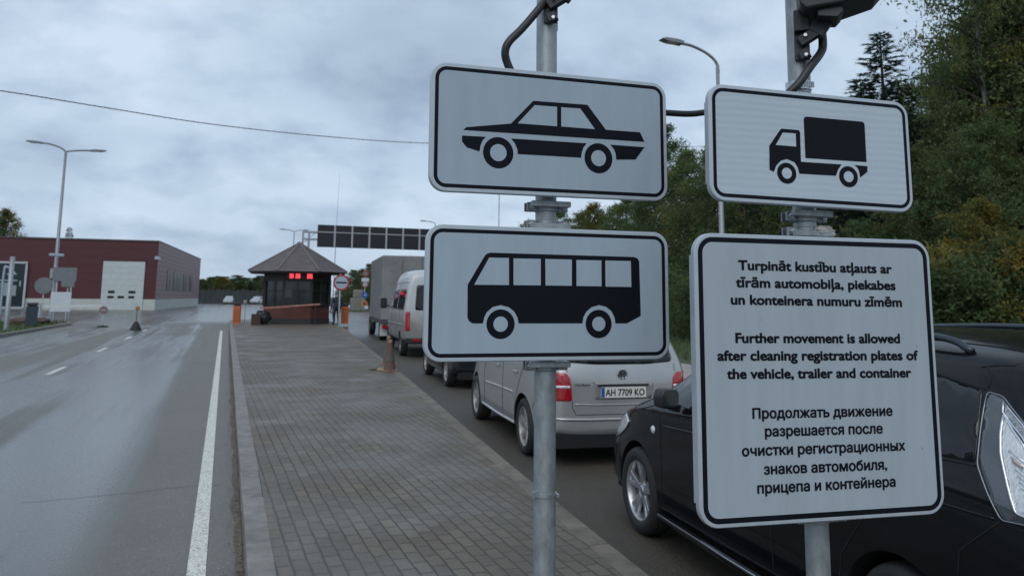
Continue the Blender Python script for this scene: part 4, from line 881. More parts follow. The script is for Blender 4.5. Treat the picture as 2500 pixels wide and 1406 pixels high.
def housing(u, v, label):
    p = ground(u, v, .12); t = thing('barrier_housing', label, 'barrier', (p.x, p.y, .12), R(-5), 'orange barrier housings beside the booth')
    MB().box((0, 0, .52), (.42, .36, 1.04)).build('cabinet', ORANGE, t, bevel=.03); MB().box((0, 0, 1.13), (.36, .34, .18)).build('head', BLKPL, t, bevel=.03); MB().box((0, 0, .02), (.5, .44, .05)).build('base_plate', GALV, t)
    MB().box((0, -.185, .5), (.3, .012, .7)).build('door', mat('orange_door', (.36, .085, .02), .5), t, bevel=.004)
    return t
housing(577, 792, 'orange barrier housing left of the booth, by the road kerb')
housing(841, 791, 'orange barrier housing right of the booth, behind the round sign')
# thin post beside the left housing
p = ground(596, 789, .12); t = thing('bollard_post', 'thin grey post with a small white head left of the booth', 'post', (p.x, p.y, .12)); MB().lathe([(.035, 0), (.035, 1.15), (0, 1.15)], 12).build('pole', GALV, t, True); MB().box((0, -.02, 1.25), (.22, .14, .22)).build('head', PWHITE, t, bevel=.04)
p = ground(640, 792, .12); tag(lump('rubbish_bag', (p.x, p.y, .52), .46, .40, .42, mat('black_bag', (.014, .016, .018), .45), 2., .22, 1.6), 'bulging black rubbish bag at the left foot of the booth', 'bag')
p = ground(620, 793, .12); tag(MB().box((p.x + .1, p.y + .3, .42), (.5, .5, .6)).build('crate', mat('dark_crate', (.05, .03, .027), .7), bevel=.03), 'low dark box behind the black rubbish bag', 'box')
# round sign by the booth
p = ground(826, 806, .12); t = thing('round_sign', 'round red ringed sign with a dark bar on a thin post right of the booth', 'traffic sign', (p.x, p.y, .12), R(-14))
MB().lathe([(.032, 0), (.032, 2.75), (0, 2.75)], 12).build('pole', GALV, t, True)
zc = at(835, 690, p.y).z - .12
RINGR = mat('sign_red', (.33, .025, .035), .5)
MB().lathe([(0, -.05), (.395, -.05), (.40, -.04), (.40, -.034), (0, -.034)], 40, 'Y', (.06, 0, zc)).build('ring', RINGR, t, 40)
MB().lathe([(0, 0), (.31, 0)], 40, 'Y', (.06, -.053, zc)).build('face', FILM, t)
q = MB().box((.06, -.056, zc), (.52, .004, .075)); q.build('bar', BLKFILM, t)

# ------------------------------------------------------------------ person
def person(p, rz):
    t = thing('person', 'person standing in dark navy work clothes and a grey cap right of the booth', 'person', p, rz)
    V = []; E = []; Rr = []
    def v(x, y, z, r, link=None):
        V.append((x, y, z)); Rr.append(r)
        if link is not None: E.append((link, len(V) - 1))
        return len(V) - 1
    pel = v(0, 0, .95, .15); wa = v(0, 0, 1.12, .145, pel); ch = v(0, .01, 1.32, .17, wa); nk = v(0, .0, 1.50, .06, ch); hd = v(0, -.015, 1.60, .078, nk); h2 = v(0, -.02, 1.68, .10, hd); h3 = v(0, -.01, 1.755, .075, h2)
    v(0, -.125, 1.655, .014, h2)
    for s in (-1, 1):
        hp = v(s * .10, 0, .88, .115, pel); kn = v(s * .115, -.02, .50, .075, hp); an = v(s * .12, .02, .10, .052, kn); v(s * .125, -.06, .045, .045, an); v(s * .13, -.16, .035, .038, len(V) - 1)
        sh = v(s * .20, 0, 1.42, .075, ch); el = v(s * .27, .03, 1.14, .055, sh); wr = v(s * .25, -.08, .90, .036, el); pm = v(s * .245, -.105, .83, .036, wr)
        v(s * .21, -.135, .80, .012, pm)
        for k in range(4): a = v(s * .245 + (k - 1.5) * .018, -.115, .775, .011, pm); v(s * .245 + (k - 1.5) * .019, -.125 - .008 * k, .735 + .006 * abs(k - 1), .009, a)
    me = bpy.data.meshes.new('body'); me.from_pydata(V, E, []); o = bpy.data.objects.new('body', me); C.objects.link(o)
    o.modifiers.new('k', 'SKIN'); sv = me.skin_vertices[0].data
    for i, r in enumerate(Rr): sv[i].radius = (r, r)
    sv[pel].use_root = True
    sb = o.modifiers.new('s', 'SUBSURF'); sb.levels = sb.render_levels = 2; baked(o)
    for m in (NAVY, mat('skin', (.40, .24, .18), .6), mat('grey_cap', (.09, .10, .115), .8), mat('boots', (.02, .018, .017), .6), mat('jacket', (.022, .028, .048), .8, 0, .25, 10)): o.data.materials.append(m)
    for f in o.data.polygons:
        z = f.center.z; f.material_index = 3 if z < .10 else 0 if z < .96 and not (abs(f.center.x) > .19 and z < .90) else 1 if (z < .90 or 1.53 < z < 1.70) else 2 if z >= 1.70 else 4
    o.data.shade_smooth(); o.parent = t; t.scale = (1.2, 1.15, 1.06)
    cp = MB().lathe([(.108, 1.69), (.112, 1.71), (.10, 1.77), (.05, 1.80), (0, 1.805)], 20, c=(0, -.012, 0)); cp.prism([(-.08, 1.69), (.08, 1.69), (.08, 1.70), (-.08, 1.70)], -.19, -.08); cp.build('cap', MATS['grey_cap'], t, True)
p = ground(820, 792, .12); person((p.x, p.y, .12), R(200))

# ------------------------------------------------------------------ gantry, masts and street lamps
GY = 60.
def gantry():
    a = at(775, 548, GY); b_ = at(775, 604, GY); x0, zt, zb = a.x, a.z, b_.z; cw = (at(818, 552, GY).x - x0)
    t = thing('sign_gantry', 'overhead gantry of dark display panels spanning the lanes beyond the booth', 'gantry', (x0, GY, 0))
    PNL = mat('display_dark', (.013, .015, .020), .5, 0, .2, 3); FRM = mat('gantry_steel', (.36, .38, .41), .5, .1, .1, 6)
    h = zt - zb; n = 10
    for i in range(n):
        MB().box((cw * (i + .5), 0, zb + h * .34), (cw * .94, .12, h * .64)).build('panel', PNL, t); MB().box((cw * (i + .5), 0, zb + h * .84), (cw * .94, .12, h * .30)).build('panel', PNL, t)
    f = MB()
    for i in range(1, n + 1): f.box((cw * i, -.04, zb + h / 2), (cw * .10, .12, h * .98))
    f.bar((0, -.05, zb + h * .675), (cw * n, -.05, zb + h * .675), .05, .07)
    f.build('frame', FRM, t)
    b = MB()
    for z in (zb + h * .67, zb + h * .36): b.bar((-1.0, .12, z), (cw * n + 1, .12, z), .12, .12); b.bar((-1.0, .75, z), (cw * n + 1, .75, z), .10, .10)
    for i in range(-1, n * 2): b.bar((cw * i / 2, .12, zb + h * .67), (cw * (i + 1) / 2, .75, zb + h * .67), .05, .05); b.bar((cw * i / 2, .12, zb + h * (.36 if i % 2 else .67)), (cw * (i + 1) / 2, .12, zb + h * (.67 if i % 2 else .36)), .05, .05)
    b.build('truss', FRM, t)
    for x in (-.75, cw * n + .6):
        c = MB()
        for dx in (-.22, .22):
            for y in (.12, .75): c.bar((x + dx, y, 0), (x + dx, y, zb + h * .7), .09, .09)
        for k in range(14): z = .3 + k * .42; c.bar((x - .22, .12, z), (x + .22, .12, z + .2), .04, .04); c.bar((x - .22, .75, z), (x + .22, .75, z + .2), .04, .04)
        c.build('column', FRM, t)
gantry()
def street_lamp(loc, h, r, arms, label, head=(.62, .24, .09), rz=0., group=None):
    t = thing('street_lamp', label, 'street lamp', loc, rz, group)
    MB().lathe([(r * 1.35, 0), (r * 1.3, h * .12), (r, h * .13), (r * .6, h), (0, h)], 16).build('pole', mat('lamp_steel', (.26, .28, .30), .5, .5, .12, 5), t, True)
    MB().lathe([(r * 2.2, 0), (r * 2.2, .04), (r * 1.5, .06)], 16).build('base', GALV, t)
    for (dx, rise) in arms:
        s = 1 if dx > 0 else -1; L_ = abs(dx)
        pts = smooth_path([(0, 0, h - .5), (0, 0, h), (s * L_ * .14, 0, h + rise * .55), (s * L_ * .4, 0, h + rise * .92), (s * L_ * .62, 0, h + rise)], 5)
        MB().tube(pts, r * .5, 10).build('arm', MATS['lamp_steel'], t, True)
        hd = MB().prism(round_poly([(0, -.5 * head[2]), (head[0] * .75, -.5 * head[2]), (head[0], -.1 * head[2]), (head[0] * .8, .4 * head[2]), (head[0] * .3, .6 * head[2]), (0, .4 * head[2])], .03), -head[1] / 2, head[1] / 2)
        hd.v = [(s * (x + L_ * .58), y, z + h + rise + x * .06) for x, y, z in hd.v]; ho = hd.build('lamp_head', mat('lamp_head_grey', (.22, .24, .26), .5, .3), t, bevel=.02)
        MB().box((s * (head[0] * .42 + L_ * .58), 0, h + rise - .5 * head[2] + head[0] * .02), (head[0] * .55, head[1] * .8, .012)).build('lens', mat('lamp_lens', (.55, .55, .52), .3), ho)
    return t
q = at(1752, 320, 18.6); q2 = at(1747, 160, 18.6)
street_lamp((at(1762, 560, 18.6).x, 18.6, 0), q2.z, .085, [(-2.05, .52)], 'single armed street lamp rising behind the lorry sign', (.72, .26, .10))
g = at(125, 775, 66.)
street_lamp((g.x, 66., 0), at(158, 372, 66.).z, .14, [(-2.75, .6), (2.85, .25)], 'tall double armed street lamp in front of the red building', (1.1, .4, .13))
g = at(712, 700, 120.); street_lamp((g.x, 120., 0), at(711, 566, 120.).z, .11, [(-2.2, .3), (2.2, .3)], 'distant double armed street lamp above the booth roof', (.9, .35, .12))
g = at(1218, 540, 75.); street_lamp((g.x, 75., 0), at(1218, 478, 75.).z, .07, [(-1.6, .3)], 'thin lamp post showing between the car sign and the bus sign', (.7, .3, .1))
g = at(1062, 560, 110.); street_lamp((g.x, 110., 0), at(1062, 546, 110.).z, .11, [(-2.4, .3)], 'distant lamp head just above the end of the gantry', (.9, .35, .12))
g0, g1 = at(819, 640, 85.), at(833, 425, 85.)
t = thing('radio_mast', 'thin pale whip mast rising behind the gantry', 'mast', (at(812, 735, 85.).x, 85., 0)); MB().tube([(0, 0, 0), (.1, 0, at(826, 540, 85.).z), (.2, 0, g1.z)], [.06, .04, .022], 10).build('pole', mat('pale_mast', (.55, .60, .66), .6), t, True); MB().box((0, 0, .1), (.5, .5, .2)).build('base', KERB, t)
# overhead wire
pts = [at(u, v, y) for u, v, y in ((-420, 168, 30), (0, 222, 34), (250, 262, 37), (520, 304, 40), (800, 334, 44), (1040, 350, 48), (1350, 357, 54), (1700, 358, 62), (2050, 345, 74))]
sp_ = smooth_path(pts, 14); w = MB(); w.tube(sp_, .022, 6)
tw = []
for i in range(len(sp_) * 6 - 6):
    a = sp_[i // 6].lerp(sp_[i // 6 + 1], (i % 6) / 6); ph = i * .75; tw.append(a + Vector((0, math.cos(ph), math.sin(ph))) * .016)
w.tube(tw, .013, 5); tag(w.build('overhead_cable', mat('cable_grey', (.13, .12, .14), .7), None, True), 'thin twisted overhead cable sagging across the sky', 'cable')

# ------------------------------------------------------------------ red building and what stands before it
def red_building():
    p0 = ground(377, 757); th = R(4.2); ex = Vector((math.cos(th), -math.sin(th), 0)); ey = Vector((math.sin(th), math.cos(th), 0))
    t = thing('building', 'long low dark red workshop building with a white plinth and a roller door', 'building', p0, -th)
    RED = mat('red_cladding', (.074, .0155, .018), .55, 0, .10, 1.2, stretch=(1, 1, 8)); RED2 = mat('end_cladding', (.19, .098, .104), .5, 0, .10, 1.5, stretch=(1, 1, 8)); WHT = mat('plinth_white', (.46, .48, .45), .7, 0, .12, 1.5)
    H = at(380, 590, p0.y).z; Lx = 60.; _d = ray(486, 700); Ly = ((EY + _d * ((p0 - EY).dot(ex) / _d.dot(ex))) - p0).dot(ey); pz = at(377, 731, p0.y).z
    MB().box((-Lx / 2, Ly / 2, pz / 2), (Lx, Ly, pz)).build('plinth', WHT, t)
    wl = MB(); wl.box((-Lx / 2, Ly / 2, (H + pz) / 2), (Lx - .08, Ly - .08, H - pz)); wo = wl.build('wall', RED, t)
    # cladding joints on the front, end wall panels
    j = MB()
    for k in range(1, 7): j.box((-Lx / 2, .035, pz + (H - pz) * k / 7), (Lx - .1, .012, .03))
    j.build('cladding_joint', mat('joint_dark', (.06, .016, .02), .7), t)
    e = MB().box((-.02, Ly / 2, (H + pz) / 2), (.06, Ly - .1, H - pz - .02)); e.build('end_wall', RED2, t)
    e = MB()
    for k in range(1, 12): e.box((.015, Ly / 2, pz + (H - pz) * k / 12), (.012, Ly - .2, .03))
    e.build('end_wall_joint', mat('joint_pale', (.10, .055, .06), .7), t)
    MB().box((-Lx / 2, Ly / 2, H + .05), (Lx + .1, Ly + .1, .16)).build('roof_edge', mat('roof_flashing', (.07, .045, .05), .5), t)
    def fx(u): # distance along the front from the corner for a pixel column
        d = ray(u, 740); n = ey; s = ((p0 - EY).dot(n)) / d.dot(n); return ((EY + d * s) - p0).dot(ex)
    a, b_ = fx(245), fx(348); zt = at(300, 638, p0.y).z
    dr = MB().box(((a + b_) / 2, -.03, zt / 2), (b_ - a, .12, zt)).build('roller_door', mat('door_white', (.47, .52, .52), .5, 0, .06, 2), t, bevel=.02)
    dj = MB()
    for k in range(1, 8): dj.box(((a + b_) / 2, -.093, zt * k / 8), (b_ - a - .1, .008, .02))
    dj.build('door_joint', mat('door_line', (.36, .40, .40), .6), dr)
    f = MB().box(((a + b_) / 2, -.03, zt + .06), (b_ - a + .3, .14, .12)); f.build('door_frame', mat('door_frame_dark', (.03, .02, .022), .6), dr)
    for (u0, u1, v0, v1) in ((262, 278, 709, 716), (312, 329, 709, 716), (261, 277, 722, 728), (286, 302, 722, 728), (312, 327, 722, 728)):
        MB().box(((fx(u0) + fx(u1)) / 2, -.1, (at(270, v0, p0.y).z + at(270, v1, p0.y).z) / 2), (fx(u1) - fx(u0), .03, at(270, v0, p0.y).z - at(270, v1, p0.y).z)).build('window', GLASS, dr, bevel=.02)
    # dark glazed entrance with a pale frame
    a, b_ = fx(-60), fx(58); z0, z1 = at(30, 748, p0.y).z, at(30, 640, p0.y).z
    gl = MB().box(((a + b_) / 2, -.04, (z0 + z1) / 2), (b_ - a, .1, z1 - z0)).build('entrance_glazing', mat('entrance_glass', (.008, .018, .022), .1, spec=.5), t)
    fr = MB(); fr.bar((b_, -.12, z0 - .2), (b_, -.12, z1), .2, .2); fr.bar((a, -.12, z1), (b_ + .1, -.12, z1), .2, .22); fr.bar((a, -.12, z0 - .2), (b_, -.12, z0 - .2), .2, .16); fr.build('entrance_frame', mat('frame_pale', (.42, .44, .46), .5), gl)
    dd = MB()
    for (u0, u1, v0, v1) in ((4, 18, 690, 722), (21, 37, 696, 722), (-15, -2, 690, 722)): dd.box(((fx(u0) + fx(u1)) / 2, -.1, (at(20, v0, p0.y).z + at(20, v1, p0.y).z) / 2), (fx(u1) - fx(u0), .04, at(20, v0, p0.y).z - at(20, v1, p0.y).z))
    dd.bar((a, -.1, at(20, 684, p0.y).z), (fx(38), -.1, at(20, 684, p0.y).z), .05, .16); dd.build('inner_door', mat('inner_grey', (.25, .29, .30), .6), gl)
    MB().box((fx(45.5), -.11, at(20, 692, p0.y).z), (.14, .05, .62)).build('door_handle', FILM, gl, bevel=.02)
    # end windows
    def sy(u):
        d = ray(u, 700); s = ((p0 - EY).dot(ex)) / d.dot(ex); return ((EY + d * s) - p0).dot(ey)
    for (u0, u1) in ((406, 417), (422, 439), (446, 455), (461, 468)):
        y0, y1 = sy(u0), sy(u1); zz = at(378, 652, p0.y).z; z2 = at(378, 706, p0.y).z
        w = MB().box((.03, (y0 + y1) / 2, (zz + z2) / 2 - .1), (.06, y1 - y0, zz - z2)).build('window', mat('end_glass', (.03, .025, .024), .35, spec=.2), t)
        MB().box((.05, (y0 + y1) / 2, (zz + z2) / 2 - .1), (.06, .08, zz - z2)).build('frame', mat('window_bar', (.16, .13, .13), .5), w)
    t2 = thing('security_camera', 'small white camera lamp fixed at the corner of the red building', 'camera', p0 + ey * -.1 + Vector((0, 0, at(383, 630, p0.y).z)), -th)
    MB().bar((0, 0, 0), (0, -.4, .1), .08, .08).build('arm', GALV, t2); MB().prism(round_poly([(-.3, -.18), (.35, -.25), (.35, .05), (-.2, .22)], .08), -.75, -.25).build('housing', FILM, t2, bevel=.04)
red_building()
WS = mat('weathered_sign_back', (.17, .185, .20), .6, .2, .12, 4)
def flat_sign(u, v, y, w, h, label, cat='sign', face=WS, shape='box', base=None, poles=1):
    q = at(u, v, y); t = thing('sign_board', label, cat, (q.x, y, 0), R(-4)); z = q.z
    if shape == 'box': MB().box((0, 0, z), (w, .05, h)).build('board', face, t, bevel=.015)
    else: MB().lathe([(0, -.03), (w / 2, -.03), (w / 2, .02), (0, .02)], 36, 'Y', (0, 0, z)).build('disc', face, t, 40)
    for i in range(poles):
        x = (i - (poles - 1) / 2) * w * .6; MB().lathe([(.045, 0), (.045, z + h * .4), (0, z + h * .4)], 10, c=(x, .075, 0)).build('post', GALV, t, True)
    return t
flat_sign(107, 697, 60, 1.1, 1.1, 'round grey back of a road sign left of the double lamp', shape='disc')
flat_sign(158, 670, 62, 1.5, .95, 'grey rectangular sign back between the double lamp and the roller door', poles=2)
flat_sign(166, 693, 60.5, .8, .42, 'smaller pale grey board under the rectangular sign back')
flat_sign(148, 737, 56, 1.15, 1.22, 'square white notice board low beside the double lamp', face=mat('notice_white', (.52, .56, .60), .5, 0, .08, 2), poles=2)
q = at(128, 667, 64.5); t = thing('junction_box', 'pale junction box strapped to the double street lamp', 'box', (q.x, 65.4, q.z)); MB().box((0, 0, 0), (.6, .3, .72)).build('box', mat('box_grey', (.30, .33, .34), .5), t, bevel=.03); MB().box((0, -.16, 0), (.5, .02, .6)).build('door', mat('box_grey', (.30, .33, .34), .5), t, bevel=.01)
q = at(137, 622, 65.2); t = thing('floodlight', 'white floodlight fixed to the double street lamp', 'floodlight', (q.x, 65.4, q.z)); MB().box((-.25, -.1, 0), (.42, .25, .2)).box((.28, -.1, -.02), (.42, .25, .2)).build('lamp_head', FILM, t, bevel=.04); MB().bar((-.4, 0, -.1), (.4, 0, -.1), .06, .06).build('bracket', GALV, t)
p = ground(14, 806, .11); t = thing('pole', 'thick grey steel pole at the left edge of the view', 'pole', (p.x, p.y, .11)); MB().lathe([(.1, 0), (.1, at(12, 632, p.y).z), (0, at(12, 632, p.y).z)], 16).build('shaft', GALV, t, True); MB().lathe([(.18, 0), (.18, .04), (.1, .05)], 16).build('base', GALV, t)
p = ground(75, 797, .11); t = thing('bin', 'dark blue grey litter bin on the grass island', 'bin', (p.x, p.y, .11), R(10)); MB().prism(round_poly([(-.24, 0), (.24, 0), (.27, 1.0), (-.27, 1.0)], .03), -.22, .22).build('body', mat('bin_blue', (.030, .042, .058), .5, 0, .15, 5), t, bevel=.03); MB().box((0, 0, 1.12), (.52, .44, .14)).build('hood', mat('bin_hood', (.045, .055, .07), .5), t, bevel=.05); MB().box((0, -.02, 1.03), (.4, .4, .06)).build('slot', SEAM, t)
def lamp_white():
    q = at(30, 664, 58); t = thing('gooseneck_lamp', 'white gooseneck lamp on a grey pole before the dark entrance', 'lamp', (q.x - .35, 58, 0)); z = q.z
    MB().tube(smooth_path([(-.1, 0, 0), (-.1, 0, z), (.05, 0, z + .3), (.35, 0, z + .1)], 6), .07, 10).build('pole', FILM, t, True); MB().lathe([(.0, .1), (.12, .08), (.3, -.12), (.28, -.14)], 20, c=(.35, 0, z - .05)).build('lamp_shade', FILM, t, True)
lamp_white()
# left barrier, no entry sign on a foot, and a post on a black base
a, b_ = at(97, 748, 51.), at(250, 746, 51.); t = thing('boom_barrier', 'long white barrier arm lying level in front of the roller door', 'barrier', (a.x, 51., 0)); MB().bar((0, 0, a.z), (b_.x - a.x, 0, b_.z), .08, .12).build('arm', mat('arm_white', (.60, .62, .62), .5, 0, .1, 3), t); MB().box((-.1, .0, a.z / 2 + .1), (.35, .3, a.z + .2)).build('housing', mat('arm_housing', (.42, .43, .45), .5), t, bevel=.03)
p = ground(250, 798); t = thing('foot_sign', 'small round red and white sign on a thin foot in the road', 'traffic sign', (p.x, p.y, 0)); z = at(256, 757, p.y).z
MB().lathe([(.025, 0), (.025, z), (0, z)], 10).build('pole', GALV, t, True); MB().lathe([(.28, 0), (.28, .05), (.05, .09)], 16).build('base', RUBBER, t); MB().lathe([(0, -.04), (.21, -.04), (.21, -.01), (0, -.01)], 28, 'Y', (0, -.02, z)).build('disc', mat('faded_red', (.22, .12, .12), .6), t); MB().box((0, -.065, z), (.26, .006, .06)).build('bar', FILM, t)
p = ground(331, 806); t = thing('marker_post', 'thin marker post on a black pyramid foot standing in the road', 'post', (p.x, p.y, 0)); z = at(335, 752, p.y).z
MB().lathe([(.27, 0), (.26, .06), (.10, .40), (.06, .42)], 18).build('base', RUBBER, t, 40); MB().lathe([(.03, .4), (.03, z), (0, z)], 10).build('pole', mat('post_dull', (.12, .11, .09), .6), t, True); MB().box((.02, -.02, z), (.2, .08, .18)).build('reflector', mat('amber', (.30, .16, .05), .4), t, bevel=.03)
p = ground(40, 795, .11); tag(lump('mound', (p.x, p.y + 3, .15), 1.1, .8, .28, mat('earth', (.07, .045, .034), .9, 0, .4, 6), 5., .35), 'low brown heap of earth and leaves on the grass island', 'heap')

# ------------------------------------------------------------------ sign stack beyond the lane
p = ground(889, 752); SY = min(p.y, 95.); p = at(889, 752, SY)
structure(MB().slab([(p.x - 2.6, SY - 1.2), (p.x + 2, SY - 1.2), (p.x + 2.6, SY + 2), (p.x - 2.2, SY + 3)], -.02, .13).build('turf_island', GRASSM), 'small grass island far beyond the lane')
t = thing('sign_stack', 'tall post stacked with small round signs beyond the lane', 'traffic sign', (p.x, SY, 0))
MB().lathe([(.05, 0), (.05, at(889, 655, SY).z), (0, at(889, 655, SY).z)], 10).build('pole', GALV, t, True)
k = (at(900, 700, SY).x - at(890, 700, SY).x) / 10
for (v, r, c1, c2, nm) in ((668, 8, 'sign_red', 'grey', 'd'), (694, 8, 'sign_red', 'w', 'd'), (720, 8, 'blue', None, 'd'), (741, 7, 'amber', 'r', 'd')):
    z = at(888, v, SY).z; m1 = {'sign_red': RINGR, 'blue': mat('sign_blue', (.02, .10, .36), .5), 'amber': mat('sign_yellow', (.5, .32, .08), .5)}[c1]
    d = MB().lathe([(0, -.09), (r * k, -.09), (r * k, -.06), (0, -.06)], 28, 'Y', (0, 0, z)).build('disc', m1, t, 40)
    if c2: MB().lathe([(0, 0), (r * k * .7, 0)], 24, 'Y', (0, -.095, z)).build('centre', {'grey': WS, 'w': FILM, 'r': RINGR}[c2], d)
    else: MB().prism([(-.3 * r * k, z), (.2 * r * k, z + .45 * r * k), (.45 * r * k, z + .1 * r * k), (.1 * r * k, z - .4 * r * k)], -.1, -.094).build('arrow', FILM, d)
z = at(888, 683, SY).z; MB().box((0, -.08, z), (18 * k, .03, 9 * k)).build('board', mat('notice_white', (.5, .5, .5), .5), t)
q = at(872, 735, SY + 3); t = thing('concrete_block', 'rough grey concrete blocks piled beside the stack of small signs', 'blocks', (q.x, SY + 3, 0))
MB().box((0, 0, .8), (1.6, 1.2, 1.6)).build('lower_block', KERB, t, bevel=.12); MB().box((.1, 0, 2.1), (1.2, 1.0, 1.0)).build('upper_block', KERB, t, bevel=.12)

# ------------------------------------------------------------------ trees
def leaf_mat(name, c0, c1, c2, amount=.3, rnd_=.25, scale=.55):
    m = bpy.data.materials.new(name); m.use_nodes = True; nt = m.node_tree; N = nt.nodes; L = nt.links; b = N['Principled BSDF']
    tc = N.new('ShaderNodeTexCoord'); oi = N.new('ShaderNodeObjectInfo')
    ad = N.new('ShaderNodeVectorMath'); ad.operation = 'ADD'; L.new(tc.outputs['Object'], ad.inputs[0])
    ml = N.new('ShaderNodeVectorMath'); ml.operation = 'SCALE'; ml.inputs[0].default_value = (37, 53, 29); L.new(oi.outputs['Random'], ml.inputs['Scale']); L.new(ml.outputs[0], ad.inputs[1])
    n1 = N.new('ShaderNodeTexNoise'); n1.inputs['Scale'].default_value = scale; n1.inputs['Detail'].default_value = 5; L.new(ad.outputs[0], n1.inputs[0])
    n2 = N.new('ShaderNodeTexNoise'); n2.inputs['Scale'].default_value = 6; n2.inputs['Detail'].default_value = 3; L.new(ad.outputs[0], n2.inputs[0])
    r2 = N.new('ShaderNodeValToRGB'); e = r2.color_ramp.elements; e[0].position = .35; e[0].color = (*c0, 1); e[1].position = .65; e[1].color = (*c1, 1); L.new(n2.outputs[0], r2.inputs[0])
    mr = N.new('ShaderNodeMapRange'); mr.interpolation_type = 'SMOOTHSTEP'; mr.inputs[1].default_value = .64 - amount * .4; mr.inputs[2].default_value = .78 - amount * .4; L.new(n1.outputs[0], mr.inputs[0])
    mx = N.new('ShaderNodeMix'); mx.data_type = 'RGBA'; L.new(mr.outputs[0], mx.inputs[0]); L.new(r2.outputs[0], mx.inputs[6]); mx.inputs[7].default_value = (*c2, 1)
    hs = N.new('ShaderNodeHueSaturation'); m2 = N.new('ShaderNodeMapRange'); m2.inputs[3].default_value = 1 - rnd_; m2.inputs[4].default_value = 1 + rnd_; L.new(oi.outputs['Random'], m2.inputs[0]); L.new(m2.outputs[0], hs.inputs['Value']); L.new(mx.outputs[2], hs.inputs['Color'])
    L.new(hs.outputs[0], b.inputs['Base Color']); b.inputs['Roughness'].default_value = .65; b.inputs['Specular IOR Level'].default_value = .25
    tr = N.new('ShaderNodeBsdfTranslucent'); L.new(hs.outputs[0], tr.inputs[0]); ms = N.new('ShaderNodeMixShader'); ms.inputs[0].default_value = .5
    L.new(b.outputs[0], ms.inputs[1]); L.new(tr.outputs[0], ms.inputs[2]); L.new(ms.outputs[0], N['Material Output'].inputs[0])
    return m
LB = leaf_mat('birch_leaf', (.085, .13, .05), (.19, .24, .10), (.42, .31, .05), .22)
LG = leaf_mat('green_leaf', (.060, .098, .040), (.135, .185, .075), (.28, .23, .055), .14)
LA = leaf_mat('autumn_leaf', (.10, .105, .032), (.16, .16, .045), (.24, .17, .03), .45)
LS = leaf_mat('spruce_needle', (.024, .046, .032), (.05, .08, .05), (.06, .085, .05), .2)
BIRCHB = mat('birch_bark', (.36, .35, .33), .8, 0, 0, 3.0, .3, 14, col2=(.05, .045, .04), stretch=(1, 1, 3)); BARK = mat('bark', (.055, .045, .037), .9, 0, .4, 5, .6, 12)
def leaf(mb, c, s, r):
    a = Vector((r.gauss(0, 1), r.gauss(0, 1), r.gauss(0, 1))).normalized(); b = a.orthogonal().normalized(); b = Matrix.Rotation(r.uniform(0, 2 * PI), 3, a) @ b; d = a.cross(b)
    l, w = s * r.uniform(.7, 1.3), s * r.uniform(.35, .6)
    mb.add([c - b * l * .5, c - d * w * .5 + b * l * .05, c + b * l * .5, c + d * w * .5 + b * l * .05], [(0, 1, 2, 3)])
def broadleaf(seed, h, spread, z0, nl, per, size, droop, bark, lm):
    r = random.Random(seed); tr = MB(); cr = MB(); rt = .011 * h
    pts = [Vector((0, 0, -.1))]; off = Vector((0, 0, 0)); lean = Vector((r.uniform(-.03, .03), r.uniform(-.03, .03), 0))
    for k in range(1, 11): off += lean * h * .1 + Vector((r.gauss(0, .012), r.gauss(0, .012), 0)) * h * .5; pts.append(Vector((off.x, off.y, h * k / 10)))
    tr.tube(pts, [rt * (1 - .09 * k) + .012 for k in range(11)], 8)
    def trunk(z):
        i = min(9, max(0, int(z / h * 10))); return pts[i].lerp(pts[i + 1], z / h * 10 - i)
    for i in range(nl):
        q = (i + r.random()) / nl; z = h * (z0 + (1.0 - z0) * q); b = trunk(min(z, h * .985)); prof = math.sin(PI * (.16 + .80 * q)) ** .8
        L = spread * prof * r.uniform(.65, 1.2); az = i * 2.4 + r.uniform(-.5, .5); up = r.uniform(.25, .8) * (1 if q < .8 else 1.3)
        d = Vector((math.cos(az), math.sin(az), up)).normalized(); P = [b]; c = b.copy()
        for k in range(5):
            c = c + d * L / 5; P.append(c.copy()); d = (d + Vector((r.gauss(0, .16), r.gauss(0, .16), -droop * (k + 1) / 5))).normalized()
        tr.mi = 1; tr.tube(P, [max(.008, rt * .42 * (1 - q * .5) * (1 - k / 5.5)) for k in range(6)], 5, False)
        for _ in range(per):
            u = r.uniform(.25, 1.04) ** .8 * 5; k = min(4, int(u)); c = P[k].lerp(P[k + 1], u - k); rad = .12 + .13 * L * r.random()
            cc = c + Vector((r.gauss(0, rad), r.gauss(0, rad), r.gauss(0, rad * .7) - droop * rad * .9))
            nb = 3 + int(3 * r.random())
            for _ in range(nb): leaf(cr, cc + Vector((r.gauss(0, .09), r.gauss(0, .09), r.gauss(0, .11))), size, r)
    return tr, cr
